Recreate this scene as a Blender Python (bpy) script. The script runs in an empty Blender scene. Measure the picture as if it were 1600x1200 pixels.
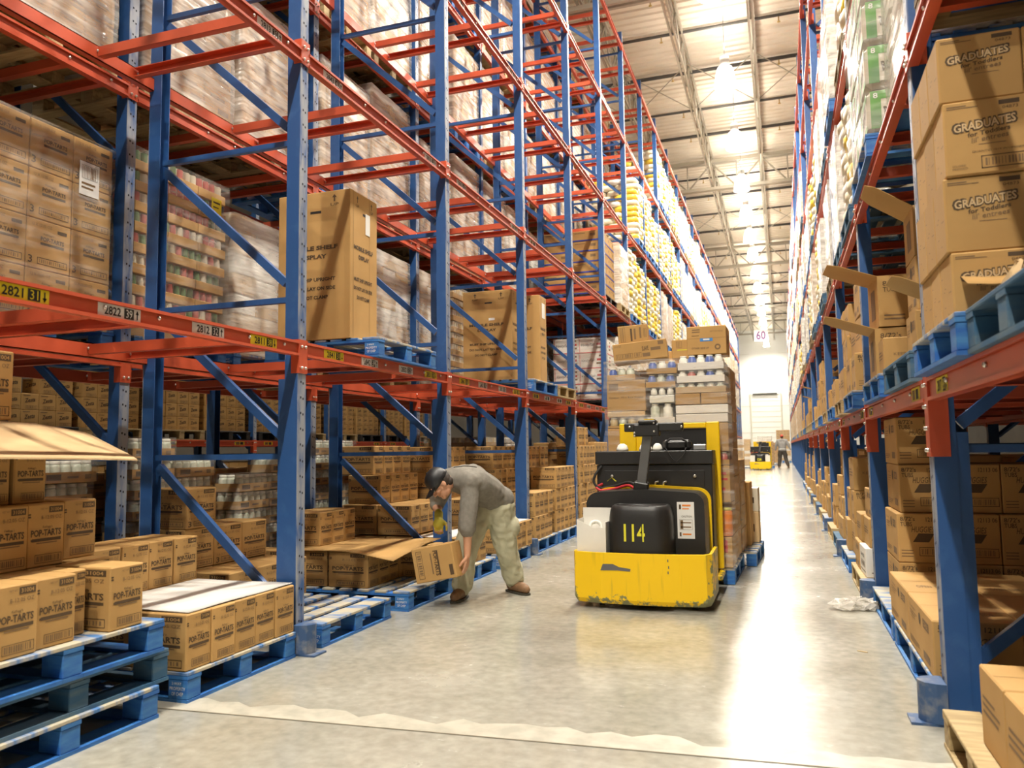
# Warehouse aisle with pallet racks, a picker, a pallet truck and shrink-wrapped stock
import bpy, math, random
from mathutils import Vector, Matrix
random.seed(7)
SC = bpy.context.scene
COL = SC.collection

# ------------------------------------------------------------------ camera, world, exposure
cam_data = bpy.data.cameras.new('camera')
cam = bpy.data.objects.new('camera', cam_data)
COL.objects.link(cam)
CR = Vector((0.94561, 0.32501, -0.01377)); CU = Vector((0.04000, -0.07416, 0.99644)); CF = Vector((-0.32283, 0.94280, 0.08313))
cam.matrix_world = Matrix(((CR.x, CU.x, -CF.x, 0), (CR.y, CU.y, -CF.y, 0), (CR.z, CU.z, -CF.z, 1.25), (0, 0, 0, 1)))
cam_data.sensor_width = 36.0
cam_data.lens = 36.0 * 1224.2 / 1600.0
cam_data.clip_end = 300
cam_data.dof.use_dof = True
cam_data.dof.focus_distance = 6.5
cam_data.dof.aperture_fstop = 3.2
SC.camera = cam
world = bpy.data.worlds.new('world'); SC.world = world
world.use_nodes = True
world.node_tree.nodes['Background'].inputs[0].default_value = (1.0, 0.90, 0.74, 1)
world.node_tree.nodes['Background'].inputs[1].default_value = 0.12
SC.view_settings.view_transform = 'Standard'
SC.view_settings.look = 'None'
SC.view_settings.gamma = 1.0
SC.view_settings.use_curve_mapping = False
SC.view_settings.exposure = 0.0
LAMP_W = 1900.0
LAMP_COL = (1.0, 0.945, 0.83)
cy = SC.cycles
cy.use_denoising = True
cy.max_bounces = 7; cy.diffuse_bounces = 3; cy.glossy_bounces = 3; cy.transmission_bounces = 3; cy.transparent_max_bounces = 10
cy.caustics_reflective = False; cy.caustics_refractive = False
cy.sample_clamp_indirect = 6.0
cy.use_adaptive_sampling = True; cy.adaptive_threshold = 0.02

# ------------------------------------------------------------------ materials
M = {}
def nodes_of(name):
    m = bpy.data.materials.new(name); m.use_nodes = True
    nt = m.node_tree
    return m, nt, nt.nodes['Principled BSDF']
def N(nt, t, **kw):
    n = nt.nodes.new(t)
    for k, v in kw.items(): setattr(n, k, v)
    return n
def c4(c): return (c[0], c[1], c[2], 1)
def pm(key, col, rough=0.6, metal=0.0, col2=None, scale=6.0, stretch=(1, 1, 1), lo=0.4, hi=0.65, tint=0.0, coat=0.0, coat_rough=0.2, bump=0.0, bscale=20.0, spec=0.5):
    m, nt, b = nodes_of(key)
    b.inputs['Roughness'].default_value = rough
    b.inputs['Metallic'].default_value = metal
    b.inputs['Specular IOR Level'].default_value = spec
    b.inputs['Coat Weight'].default_value = coat
    b.inputs['Coat Roughness'].default_value = coat_rough
    b.inputs['Base Color'].default_value = c4(col)
    tc = N(nt, 'ShaderNodeTexCoord')
    out = None
    if col2 is not None:
        mp = N(nt, 'ShaderNodeMapping'); mp.inputs['Scale'].default_value = stretch
        nz = N(nt, 'ShaderNodeTexNoise'); nz.inputs['Scale'].default_value = scale; nz.inputs['Detail'].default_value = 5
        rp = N(nt, 'ShaderNodeValToRGB')
        rp.color_ramp.elements[0].position = lo; rp.color_ramp.elements[1].position = hi
        rp.color_ramp.elements[0].color = c4(col); rp.color_ramp.elements[1].color = c4(col2)
        nt.links.new(tc.outputs['Object'], mp.inputs[0]); nt.links.new(mp.outputs[0], nz.inputs['Vector'])
        nt.links.new(nz.outputs['Fac'], rp.inputs[0])
        out = rp.outputs[0]
    if tint > 0:
        oi = N(nt, 'ShaderNodeObjectInfo')
        mr = N(nt, 'ShaderNodeMapRange'); mr.inputs['To Min'].default_value = 1 - tint; mr.inputs['To Max'].default_value = 1 + tint * 0.6
        nt.links.new(oi.outputs['Random'], mr.inputs['Value'])
        hs = N(nt, 'ShaderNodeHueSaturation'); hs.inputs['Color'].default_value = c4(col)
        if out is not None: nt.links.new(out, hs.inputs['Color'])
        nt.links.new(mr.outputs[0], hs.inputs['Value'])
        out = hs.outputs[0]
    if out is not None: nt.links.new(out, b.inputs['Base Color'])
    if bump > 0:
        n2 = N(nt, 'ShaderNodeTexNoise'); n2.inputs['Scale'].default_value = bscale; n2.inputs['Detail'].default_value = 3
        bp = N(nt, 'ShaderNodeBump'); bp.inputs['Strength'].default_value = bump; bp.inputs['Distance'].default_value = 0.02
        nt.links.new(tc.outputs['Object'], n2.inputs['Vector']); nt.links.new(n2.outputs['Fac'], bp.inputs['Height'])
        nt.links.new(bp.outputs[0], b.inputs['Normal'])
    M[key] = m
    return m
pm('cardboard', (0.50, 0.298, 0.108), 0.75, col2=(0.455, 0.265, 0.092), scale=3, tint=0.10, spec=0.25)
pm('cardboard_pale', (0.64, 0.45, 0.24), 0.7, col2=(0.58, 0.40, 0.21), scale=4, tint=0.10, spec=0.25)
pm('cardboard_edge', (0.36, 0.215, 0.085), 0.8, spec=0.2)
pm('ink', (0.085, 0.05, 0.022), 0.7)
pm('ink_soft', (0.20, 0.12, 0.055), 0.75)
pm('black_ink', (0.02, 0.018, 0.016), 0.6)
pm('red_ink', (0.55, 0.05, 0.05), 0.6)
pm('blue_ink', (0.03, 0.05, 0.30), 0.6)
pm('white_board', (0.80, 0.77, 0.70), 0.6, col2=(0.74, 0.71, 0.64), scale=5)
pm('white_carton', (0.80, 0.76, 0.70), 0.55, tint=0.06)
pm('paper', (0.82, 0.80, 0.75), 0.6)
pm('label_yellow', (0.80, 0.66, 0.02), 0.5)
pm('label_white', (0.78, 0.77, 0.73), 0.5)
pm('blue_steel', (0.020, 0.080, 0.245), 0.40, col2=(0.035, 0.11, 0.29), scale=9, lo=0.52, hi=0.75)
pm('scuffed_steel', (0.024, 0.085, 0.25), 0.42, col2=(0.27, 0.29, 0.33), scale=5, stretch=(3, 3, 0.7), lo=0.36, hi=0.56)
pm('orange_steel', (0.56, 0.088, 0.035), 0.38, col2=(0.50, 0.078, 0.032), scale=4)
pm('bolt', (0.70, 0.68, 0.62), 0.3, metal=0.9)
pm('hole', (0.008, 0.010, 0.018), 0.9)
pm('base_steel', (0.035, 0.085, 0.20), 0.5, col2=(0.22, 0.23, 0.25), scale=14, lo=0.48, hi=0.7)
pm('pallet_blue', (0.016, 0.115, 0.40), 0.6, col2=(0.05, 0.20, 0.46), scale=7, stretch=(1, 1, 4), tint=0.08)
pm('pallet_worn', (0.05, 0.17, 0.42), 0.7, col2=(0.47, 0.42, 0.31), scale=3.2, stretch=(1, 5, 1), lo=0.40, hi=0.56)
pm('pallet_old', (0.025, 0.10, 0.20), 0.75, col2=(0.09, 0.15, 0.20), scale=5, stretch=(1, 1, 4))
pm('wood', (0.46, 0.34, 0.17), 0.75, col2=(0.34, 0.24, 0.11), scale=5, stretch=(1, 8, 8), tint=0.12)
pm('wood_dark', (0.25, 0.18, 0.09), 0.8, col2=(0.18, 0.125, 0.06), scale=5, stretch=(1, 8, 8))
pm('black_plastic', (0.018, 0.017, 0.016), 0.42)
pm('black_paint', (0.020, 0.019, 0.018), 0.38, bump=0.05, bscale=300)
pm('rubber', (0.016, 0.015, 0.014), 0.8)
pm('grey_steel', (0.12, 0.12, 0.12), 0.4)
pm('light_steel', (0.45, 0.45, 0.44), 0.35, metal=0.7)
pm('yellow_paint', (0.88, 0.56, 0.002), 0.42, col2=(0.82, 0.52, 0.004), scale=6)
def worn_yellow():
    # yellow paint chipped to grey-green steel near its lower edge and corners, with thin vertical scrapes
    m, nt, b = nodes_of('yellow_worn'); L = nt.links.new
    b.inputs['Roughness'].default_value = 0.45
    tc = N(nt, 'ShaderNodeTexCoord'); sx = N(nt, 'ShaderNodeSeparateXYZ'); L(tc.outputs['Object'], sx.inputs[0])
    nz = N(nt, 'ShaderNodeTexNoise'); nz.inputs['Scale'].default_value = 11; nz.inputs['Detail'].default_value = 6; nz.inputs['Roughness'].default_value = 0.7; L(tc.outputs['Object'], nz.inputs['Vector'])
    ab = N(nt, 'ShaderNodeMath', operation='ABSOLUTE'); L(sx.outputs['X'], ab.inputs[0])
    e1 = N(nt, 'ShaderNodeMapRange'); e1.inputs['From Min'].default_value = 0.17; e1.inputs['From Max'].default_value = 0.03; e1.inputs['To Max'].default_value = 0.30; L(sx.outputs['Z'], e1.inputs['Value'])
    e2 = N(nt, 'ShaderNodeMapRange'); e2.inputs['From Min'].default_value = 0.47; e2.inputs['From Max'].default_value = 0.545; e2.inputs['To Max'].default_value = 0.22; L(ab.outputs[0], e2.inputs['Value'])
    s1 = N(nt, 'ShaderNodeMath', operation='ADD'); L(e1.outputs[0], s1.inputs[0]); L(e2.outputs[0], s1.inputs[1])
    s2 = N(nt, 'ShaderNodeMath', operation='ADD'); L(s1.outputs[0], s2.inputs[0]); L(nz.outputs['Fac'], s2.inputs[1])
    mp = N(nt, 'ShaderNodeMapping'); mp.inputs['Scale'].default_value = (26, 26, 1.5); L(tc.outputs['Object'], mp.inputs[0])
    n2 = N(nt, 'ShaderNodeTexNoise'); n2.inputs['Scale'].default_value = 1.0; n2.inputs['Detail'].default_value = 4; L(mp.outputs[0], n2.inputs['Vector'])
    r1 = N(nt, 'ShaderNodeValToRGB'); r1.color_ramp.elements[0].position = 0.71; r1.color_ramp.elements[1].position = 0.76; L(s2.outputs[0], r1.inputs[0])
    r2 = N(nt, 'ShaderNodeValToRGB'); r2.color_ramp.elements[0].position = 0.62; r2.color_ramp.elements[1].position = 0.72; L(n2.outputs['Fac'], r2.inputs[0])
    m1 = N(nt, 'ShaderNodeMix', data_type='RGBA'); m1.inputs['A'].default_value = (0.88, 0.56, 0.002, 1); m1.inputs['B'].default_value = (0.66, 0.43, 0.01, 1); L(r2.outputs[0], m1.inputs['Factor'])
    m2 = N(nt, 'ShaderNodeMix', data_type='RGBA'); m2.inputs['B'].default_value = (0.20, 0.20, 0.09, 1); L(m1.outputs['Result'], m2.inputs['A']); L(r1.outputs[0], m2.inputs['Factor'])
    L(m2.outputs['Result'], b.inputs['Base Color']); M['yellow_worn'] = m
worn_yellow()
pm('stencil_yellow', (0.70, 0.66, 0.03), 0.6)
pm('red_cable', (0.50, 0.03, 0.04), 0.45)
pm('orange_label', (0.85, 0.25, 0.03), 0.4, coat=0.4)
pm('deck', (0.74, 0.66, 0.54), 0.42, spec=0.5)
pm('joist', (0.36, 0.32, 0.25), 0.5)
pm('pipe', (0.06, 0.055, 0.05), 0.5)
pm('brass', (0.55, 0.38, 0.14), 0.35, metal=0.7)
pm('lamp_body', (0.62, 0.60, 0.55), 0.35)
pm('wall_paint', (0.84, 0.82, 0.77), 0.7, col2=(0.80, 0.78, 0.72), scale=0.4)
pm('dark_cladding', (0.10, 0.085, 0.065), 0.8)  # side walls coloured dark to stand in for shade between the loads
pm('wall_seam', (0.62, 0.58, 0.48), 0.8)
pm('jar_white', (0.66, 0.68, 0.58), 0.35, col2=(0.50, 0.53, 0.42), scale=22, lo=0.45, hi=0.6)
pm('jar_green', (0.34, 0.42, 0.17), 0.4)
pm('can_red', (0.50, 0.14, 0.12), 0.3)
pm('can_green', (0.16, 0.25, 0.12), 0.3)
pm('can_cream', (0.62, 0.56, 0.44), 0.3)
pm('can_blue', (0.06, 0.12, 0.42), 0.3)
pm('can_amber', (0.55, 0.42, 0.22), 0.3)
pm('lid_steel', (0.62, 0.60, 0.54), 0.3, metal=0.6)
pm('bag_yellow', (0.78, 0.56, 0.05), 0.45, coat=0.4)
pm('bag_cream', (0.80, 0.74, 0.55), 0.45, coat=0.4)
pm('bag_white', (0.82, 0.79, 0.72), 0.45, coat=0.4)
pm('pack_green', (0.10, 0.34, 0.04), 0.4, col2=(0.03, 0.12, 0.05), scale=3)
pm('pack_cream', (0.60, 0.53, 0.43), 0.45, col2=(0.52, 0.45, 0.36), scale=3)
pm('skin', (0.58, 0.30, 0.18), 0.55)
pm('ear_red', (0.62, 0.20, 0.14), 0.55)
pm('hair', (0.03, 0.02, 0.013), 0.7)
pm('shirt_grey', (0.235, 0.215, 0.185), 0.9, col2=(0.205, 0.19, 0.16), scale=40, spec=0.15)
pm('trousers', (0.50, 0.48, 0.34), 0.9, col2=(0.42, 0.40, 0.28), scale=9, bump=0.5, bscale=11, spec=0.15)
pm('dark_trousers', (0.07, 0.06, 0.05), 0.9, spec=0.2)
pm('sweater', (0.30, 0.29, 0.28), 0.9, spec=0.15)
pm('cap_black', (0.013, 0.013, 0.014), 0.45)
pm('cap_red', (0.50, 0.05, 0.03), 0.7)
pm('boot', (0.23, 0.125, 0.06), 0.7, col2=(0.17, 0.09, 0.04), scale=25)
pm('sole', (0.05, 0.045, 0.03), 0.8)
pm('glove', (0.40, 0.33, 0.03), 0.8)
pm('foam_white', (0.82, 0.80, 0.72), 0.6)
pm('sign_purple', (0.13, 0.02, 0.16), 0.6)
pm('sticker_blue', (0.05, 0.22, 0.55), 0.5)

def special():
    # floor: polished concrete with patches, scratches, a saw-cut joint and a pale filler band beside it
    m, nt, b = nodes_of('concrete')
    tc = N(nt, 'ShaderNodeTexCoord')
    n1 = N(nt, 'ShaderNodeTexNoise'); n1.inputs['Scale'].default_value = 0.9; n1.inputs['Detail'].default_value = 8; n1.inputs['Roughness'].default_value = 0.65
    r1 = N(nt, 'ShaderNodeValToRGB')
    r1.color_ramp.elements[0].position = 0.3; r1.color_ramp.elements[0].color = (0.31, 0.295, 0.235, 1)
    r1.color_ramp.elements[1].position = 0.72; r1.color_ramp.elements[1].color = (0.47, 0.45, 0.385, 1)
    n2 = N(nt, 'ShaderNodeTexNoise'); n2.inputs['Scale'].default_value = 16; n2.inputs['Detail'].default_value = 6
    mpv = N(nt, 'ShaderNodeMapping'); mpv.inputs['Scale'].default_value = (2.2, 5.0, 1)
    n3 = N(nt, 'ShaderNodeTexNoise'); n3.inputs['Scale'].default_value = 2.4; n3.inputs['Detail'].default_value = 7; n3.inputs['Roughness'].default_value = 0.75
    r3 = N(nt, 'ShaderNodeValToRGB'); r3.color_ramp.elements[0].position = 0.635; r3.color_ramp.elements[1].position = 0.70
    mx = N(nt, 'ShaderNodeMix', data_type='RGBA', blend_type='OVERLAY'); mx.inputs['Factor'].default_value = 0.35
    mx2 = N(nt, 'ShaderNodeMix', data_type='RGBA'); mx2.inputs['B'].default_value = (0.74, 0.72, 0.66, 1)
    L = nt.links.new
    L(tc.outputs['Object'], n1.inputs['Vector']); L(tc.outputs['Object'], n2.inputs['Vector'])
    L(tc.outputs['Object'], mpv.inputs[0]); L(mpv.outputs[0], n3.inputs['Vector'])
    L(n1.outputs['Fac'], r1.inputs[0]); L(n3.outputs['Fac'], r3.inputs[0])
    L(r1.outputs[0], mx.inputs['A']); L(n2.outputs['Fac'], mx.inputs['B'])
    sc = N(nt, 'ShaderNodeMath', operation='MULTIPLY'); sc.inputs[1].default_value = 0.75
    L(r3.outputs[0], sc.inputs[0]); L(sc.outputs[0], mx2.inputs['Factor'])
    L(mx.outputs['Result'], mx2.inputs['A']); L(mx2.outputs['Result'], b.inputs['Base Color'])
    rr = N(nt, 'ShaderNodeMapRange'); rr.inputs['From Min'].default_value = 0.3; rr.inputs['From Max'].default_value = 0.7
    rr.inputs['To Min'].default_value = 0.16; rr.inputs['To Max'].default_value = 0.30
    L(n1.outputs['Fac'], rr.inputs['Value']); L(rr.outputs[0], b.inputs['Roughness'])
    b.inputs['Specular IOR Level'].default_value = 0.6
    b.inputs['Coat Weight'].default_value = 0.35; b.inputs['Coat Roughness'].default_value = 0.10
    bp = N(nt, 'ShaderNodeBump'); bp.inputs['Strength'].default_value = 0.035; bp.inputs['Distance'].default_value = 0.02
    L(n2.outputs['Fac'], bp.inputs['Height']); L(bp.outputs[0], b.inputs['Normal'])
    M['concrete'] = m
    pm('joint_pale', (0.52, 0.485, 0.40), 0.42, col2=(0.40, 0.38, 0.31), scale=9, lo=0.40, hi=0.60)
    pm('joint_dark', (0.26, 0.22, 0.15), 0.8)
    # clear stretch film: mostly see-through with milky horizontal folds and a glossy face
    def film(key, tint, lo, hi, milk):
        m, nt, b = nodes_of(key)
        L = nt.links.new
        tc = N(nt, 'ShaderNodeTexCoord')
        mp = N(nt, 'ShaderNodeMapping'); mp.inputs['Scale'].default_value = (0.9, 0.9, 7); mp.inputs['Rotation'].default_value = (0.06, 0.04, 0)
        nz = N(nt, 'ShaderNodeTexNoise'); nz.inputs['Scale'].default_value = 3.0; nz.inputs['Detail'].default_value = 6
        rp = N(nt, 'ShaderNodeMapRange'); rp.inputs['From Min'].default_value = 0.42; rp.inputs['From Max'].default_value = 0.74
        rp.inputs['To Min'].default_value = lo; rp.inputs['To Max'].default_value = hi
        L(tc.outputs['Object'], mp.inputs[0]); L(mp.outputs[0], nz.inputs['Vector']); L(nz.outputs['Fac'], rp.inputs['Value'])
        b.inputs['Base Color'].default_value = c4(milk); b.inputs['Roughness'].default_value = 0.14; b.inputs['Specular IOR Level'].default_value = 0.9
        tr = N(nt, 'ShaderNodeBsdfTransparent'); tr.inputs[0].default_value = c4(tint)
        bp = N(nt, 'ShaderNodeBump'); bp.inputs['Strength'].default_value = 0.35; bp.inputs['Distance'].default_value = 0.03
        L(nz.outputs['Fac'], bp.inputs['Height']); L(bp.outputs[0], b.inputs['Normal'])
        mx = N(nt, 'ShaderNodeMixShader')
        L(rp.outputs[0], mx.inputs[0]); L(tr.outputs[0], mx.inputs[1]); L(b.outputs[0], mx.inputs[2])
        L(mx.outputs[0], nt.nodes['Material Output'].inputs['Surface'])
        M[key] = m
    film('film', (0.97, 0.96, 0.94), 0.06, 0.34, (0.80, 0.77, 0.72))
    film('film_milky', (0.97, 0.96, 0.94), 0.30, 0.72, (0.88, 0.85, 0.80))  # milky plastic, whitened further to paint in the lamp glare
    film('film_load', (0.97, 0.96, 0.94), 0.05, 0.42, (0.90, 0.88, 0.84))
    film('film_brown', (0.62, 0.52, 0.42), 0.25, 0.65, (0.20, 0.15, 0.11))
    def glow(key, col, s):
        m, nt, b = nodes_of(key)
        b.inputs['Emission Color'].default_value = c4(col); b.inputs['Emission Strength'].default_value = s
        M[key] = m
    glow('lamp_glow', (1.0, 0.93, 0.80), 30.0); glow('lamp_lens', (1.0, 0.95, 0.86), 16.0)
special()

# ------------------------------------------------------------------ mesh building
_TXT = {}
def glyphs(s, bold=0.0, shear=0.0):
    k = (s, bold, shear)
    if k in _TXT: return _TXT[k]
    cu = bpy.data.curves.new('t', 'FONT'); cu.body = s; cu.size = 1.0; cu.offset = bold; cu.shear = shear
    cu.resolution_u = 2; cu.fill_mode = 'FRONT'
    ob = bpy.data.objects.new('t', cu)
    me = ob.to_mesh()
    vs = [(v.co.x, v.co.y) for v in me.vertices]
    fs = [tuple(p.vertices) for p in me.polygons]
    ob.to_mesh_clear(); bpy.data.objects.remove(ob); bpy.data.curves.remove(cu)
    x0 = min(v[0] for v in vs); x1 = max(v[0] for v in vs); y0 = min(v[1] for v in vs); y1 = max(v[1] for v in vs)
    vs = [((x - x0) / (x1 - x0), (y - y0) / (y1 - y0)) for x, y in vs]
    _TXT[k] = (vs, fs)
    return _TXT[k]

class MB:
    def __init__(s): s.v = []; s.f = []; s.mi = []; s.sm = []; s.mats = []
    def mid(s, m):
        if m not in s.mats: s.mats.append(m)
        return s.mats.index(m)
    def add(s, vs, fs, m, smooth=False, mx=None):
        o = len(s.v); i = s.mid(m)
        s.v += [tuple(mx @ Vector(v)) for v in vs] if mx is not None else [tuple(v) for v in vs]
        for f in fs:
            s.f.append(tuple(a + o for a in f)); s.mi.append(i); s.sm.append(smooth)
        return s
    def box(s, x0, x1, y0, y1, z0, z1, m, mx=None, c=0.0):
        if c <= 0:
            vs = [(x, y, z) for z in (z0, z1) for y in (y0, y1) for x in (x0, x1)]
            fs = [(0, 2, 3, 1), (4, 5, 7, 6), (0, 1, 5, 4), (2, 6, 7, 3), (0, 4, 6, 2), (1, 3, 7, 5)]
            return s.add(vs, fs, m, False, mx)
        vs = []; ids = {}
        X = (x0, x1); Y = (y0, y1); Z = (z0, z1)
        for a in (0, 1):
            for b in (0, 1):
                for d in (0, 1):
                    px, py, pz = X[a], Y[b], Z[d]
                    ix, iy, iz = (c if a == 0 else -c), (c if b == 0 else -c), (c if d == 0 else -c)
                    ids[a, b, d] = len(vs)
                    vs += [(px, py + iy, pz + iz), (px + ix, py, pz + iz), (px + ix, py + iy, pz)]
        fs = []
        fs.append((ids[0,0,0], ids[0,0,1], ids[0,1,1], ids[0,1,0])); fs.append((ids[1,0,0], ids[1,1,0], ids[1,1,1], ids[1,0,1]))
        fs.append((ids[0,0,0]+1, ids[1,0,0]+1, ids[1,0,1]+1, ids[0,0,1]+1)); fs.append((ids[0,1,0]+1, ids[0,1,1]+1, ids[1,1,1]+1, ids[1,1,0]+1))
        fs.append((ids[0,0,0]+2, ids[0,1,0]+2, ids[1,1,0]+2, ids[1,0,0]+2)); fs.append((ids[0,0,1]+2, ids[1,0,1]+2, ids[1,1,1]+2, ids[0,1,1]+2))
        for b in (0, 1):
            for d in (0, 1):
                fs.append((ids[0,b,d]+1, ids[1,b,d]+1, ids[1,b,d]+2, ids[0,b,d]+2))
        for a in (0, 1):
            for d in (0, 1):
                fs.append((ids[a,0,d], ids[a,1,d], ids[a,1,d]+2, ids[a,0,d]+2))
            for b in (0, 1):
                fs.append((ids[a,b,0], ids[a,b,1], ids[a,b,1]+1, ids[a,b,0]+1))
        for k in ids.values(): fs.append((k, k + 1, k + 2))
        return s.add(vs, fs, m, False, mx)
    def tube(s, pts, rad, m, n=10, caps=True, smooth=True, flat=1.0, mx=None):
        P = [Vector(p) for p in pts]
        if not hasattr(rad, '__len__'): rad = [rad] * len(P)
        vs = []; fs = []
        up = None
        for i, p in enumerate(P):
            d = (P[min(i + 1, len(P) - 1)] - P[max(i - 1, 0)])
            d.normalize()
            if up is None:
                up = Vector((0, 0, 1)) if abs(d.z) < 0.9 else Vector((0, 1, 0))
            u = d.cross(up)
            if u.length < 1e-4: u = d.cross(Vector((1, 0, 0)))
            u.normalize(); w = u.cross(d).normalized(); up = w
            for k in range(n):
                a = 2 * math.pi * k / n
                vs.append(p + u * math.cos(a) * rad[i] + w * math.sin(a) * rad[i] * flat)
        for i in range(len(P) - 1):
            for k in range(n):
                a = i * n + k; b = i * n + (k + 1) % n
                fs.append((a, b, b + n, a + n))
        if caps:
            fs.append(tuple(range(n - 1, -1, -1))); fs.append(tuple((len(P) - 1) * n + k for k in range(n)))
        return s.add(vs, fs, m, smooth, mx)
    def lathe(s, prof, m, n=16, mx=None, smooth=True):
        vs = []; fs = []
        for r, z in prof:
            for k in range(n):
                a = 2 * math.pi * k / n
                vs.append((r * math.cos(a), r * math.sin(a), z))
        for i in range(len(prof) - 1):
            for k in range(n):
                a = i * n + k; b = i * n + (k + 1) % n
                fs.append((a, b, b + n, a + n))
        fs.append(tuple(range(n - 1, -1, -1))); fs.append(tuple((len(prof) - 1) * n + k for k in range(n)))
        return s.add(vs, fs, m, smooth, mx)
    def ball(s, c, r, m, mx=None, n=12, k=8, smooth=True):
        if not hasattr(r, '__len__'): r = (r, r, r)
        vs = []; fs = []
        for i in range(k + 1):
            t = math.pi * i / k
            for j in range(n):
                a = 2 * math.pi * j / n
                rr = max(math.sin(t), 0.02)
                vs.append((c[0] + r[0] * rr * math.cos(a), c[1] + r[1] * rr * math.sin(a), c[2] - r[2] * math.cos(t)))
        for i in range(k):
            for j in range(n):
                a = i * n + j; b = i * n + (j + 1) % n
                fs.append((a, b, b + n, a + n))
        fs.append(tuple(range(n - 1, -1, -1))); fs.append(tuple(k * n + j for j in range(n)))
        return s.add(vs, fs, m, smooth, mx)
    def limb(s, pts, rad, m='skin', n=12, mx=None):
        # closed tapering tube with rounded ends
        P = [Vector(p) for p in pts]; R = list(rad)
        a = (P[0] - P[1]).normalized(); b = (P[-1] - P[-2]).normalized()
        P2 = [P[0] + a * R[0] * 0.95, P[0] + a * R[0] * 0.7] + P + [P[-1] + b * R[-1] * 0.7, P[-1] + b * R[-1] * 0.95]
        R2 = [R[0] * 0.25, R[0] * 0.7] + R + [R[-1] * 0.7, R[-1] * 0.25]
        return s.tube(P2, R2, m, n, True, True, 1.0, mx)
    def prism(s, poly, axis, a0, a1, m, mx=None, smooth=False):
        def P(q, t): return (t, q[0], q[1]) if axis == 'x' else ((q[0], t, q[1]) if axis == 'y' else (q[0], q[1], t))
        n = len(poly)
        vs = [P(q, a0) for q in poly] + [P(q, a1) for q in poly]
        fs = [(i, (i + 1) % n, n + (i + 1) % n, n + i) for i in range(n)]
        s.add(vs, fs, m, smooth, mx)
        return s.add(vs, [tuple(range(n - 1, -1, -1)), tuple(range(n, 2 * n))], m, False, mx)
    def sheet(s, grid, t, m, smooth=True):
        # grid of points given thickness t downwards
        r = len(grid); c = len(grid[0])
        vs = [Vector(p) for row in grid for p in row]; vs += [v - Vector((0, 0, t)) for v in vs]
        o = r * c; fs = []
        for i in range(r - 1):
            for j in range(c - 1):
                a = i * c + j
                fs.append((a, a + 1, a + c + 1, a + c)); fs.append((o + a, o + a + c, o + a + c + 1, o + a + 1))
        for i in range(r - 1):
            for j in (0, c - 1):
                a = i * c + j; fs.append((a, a + c, o + a + c, o + a))
        for j in range(c - 1):
            for i in (0, r - 1):
                a = i * c + j; fs.append((a, a + 1, o + a + 1, o + a))
        return s.add(vs, fs, m, smooth)
    def text(s, t, o, u, v, w, h, m, bold=0.0, shear=0.0, off=0.0015):
        o = Vector(o); u = Vector(u); v = Vector(v); n = u.cross(v).normalized() * off
        gv, gf = glyphs(t, bold, shear)
        return s.add([o + u * (x * w) + v * (y * h) + n for x, y in gv], gf, m)
    def rect(s, o, u, v, x0, x1, y0, y1, m, off=0.001):
        o = Vector(o); u = Vector(u); v = Vector(v); n = u.cross(v).normalized() * off
        return s.add([o + u * x + v * y + n for x, y in ((x0, y0), (x1, y0), (x1, y1), (x0, y1))], [(0, 1, 2, 3)], m)
    def data(s, name):
        me = bpy.data.meshes.new(name)
        me.from_pydata(s.v, [], s.f)
        for k in s.mats: me.materials.append(M[k])
        me.polygons.foreach_set('material_index', s.mi)
        me.polygons.foreach_set('use_smooth', s.sm)
        me.update()
        return me
    def build(s, name, parent=None, loc=None):
        o = bpy.data.objects.new(name, s.data(name)); COL.objects.link(o)
        if parent is not None: adopt(o, parent)
        if loc is not None: o.location = loc
        return o

class Face:
    # a flat face to print on: corner o, unit axes u and v, size W x H; positions are fractions
    def __init__(s, mb, o, u, v, W, H): s.mb = mb; s.o = Vector(o); s.u = Vector(u); s.v = Vector(v); s.W = W; s.H = H
    def t(s, txt, x0, x1, y0, y1, m='ink', bold=0.0, shear=0.0, off=0.0016, rot=0.0):
        u, v = s.u, s.v
        if rot:
            u, v = u * math.cos(rot) + v * math.sin(rot), v * math.cos(rot) - u * math.sin(rot)
        s.mb.text(txt, s.o + s.u * (x0 * s.W) + s.v * (y0 * s.H), u, v, (x1 - x0) * s.W, (y1 - y0) * s.H, m, bold, shear, off)
    def r(s, x0, x1, y0, y1, m='ink', off=0.001):
        s.mb.rect(s.o, s.u, s.v, x0 * s.W, x1 * s.W, y0 * s.H, y1 * s.H, m, off)
    def bars(s, x0, x1, y0, y1, m='ink', seed=1, n=11):
        W = s.W; H = s.H; t = min(W, H) * 0.012
        tx = t / W; ty = t / H
        s.r(x0, x1, y0, y0 + ty, m); s.r(x0, x1, y1 - ty, y1, m); s.r(x0, x0 + tx, y0, y1, m); s.r(x1 - tx, x1, y0, y1, m)
        rg = random.Random(seed); x = x0 + 4 * tx; step = (x1 - x0 - 8 * tx) / n
        for i in range(n):
            w = step * rg.choice((0.25, 0.45, 0.65)); s.r(x, x + w, y0 + 3 * ty, y1 - 3 * ty, 'ink_soft'); x += step

def faces(mb, dx, dy, dz):
    e = {}
    e['-y'] = Face(mb, (-dx / 2, -dy / 2, 0), (1, 0, 0), (0, 0, 1), dx, dz)
    e['+x'] = Face(mb, (dx / 2, -dy / 2, 0), (0, 1, 0), (0, 0, 1), dy, dz)
    e['-x'] = Face(mb, (-dx / 2, dy / 2, 0), (0, -1, 0), (0, 0, 1), dy, dz)
    e['+y'] = Face(mb, (dx / 2, dy / 2, 0), (-1, 0, 0), (0, 0, 1), dx, dz)
    e['+z'] = Face(mb, (-dx / 2, -dy / 2, dz), (1, 0, 0), (0, 1, 0), dx, dy)
    return e

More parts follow.
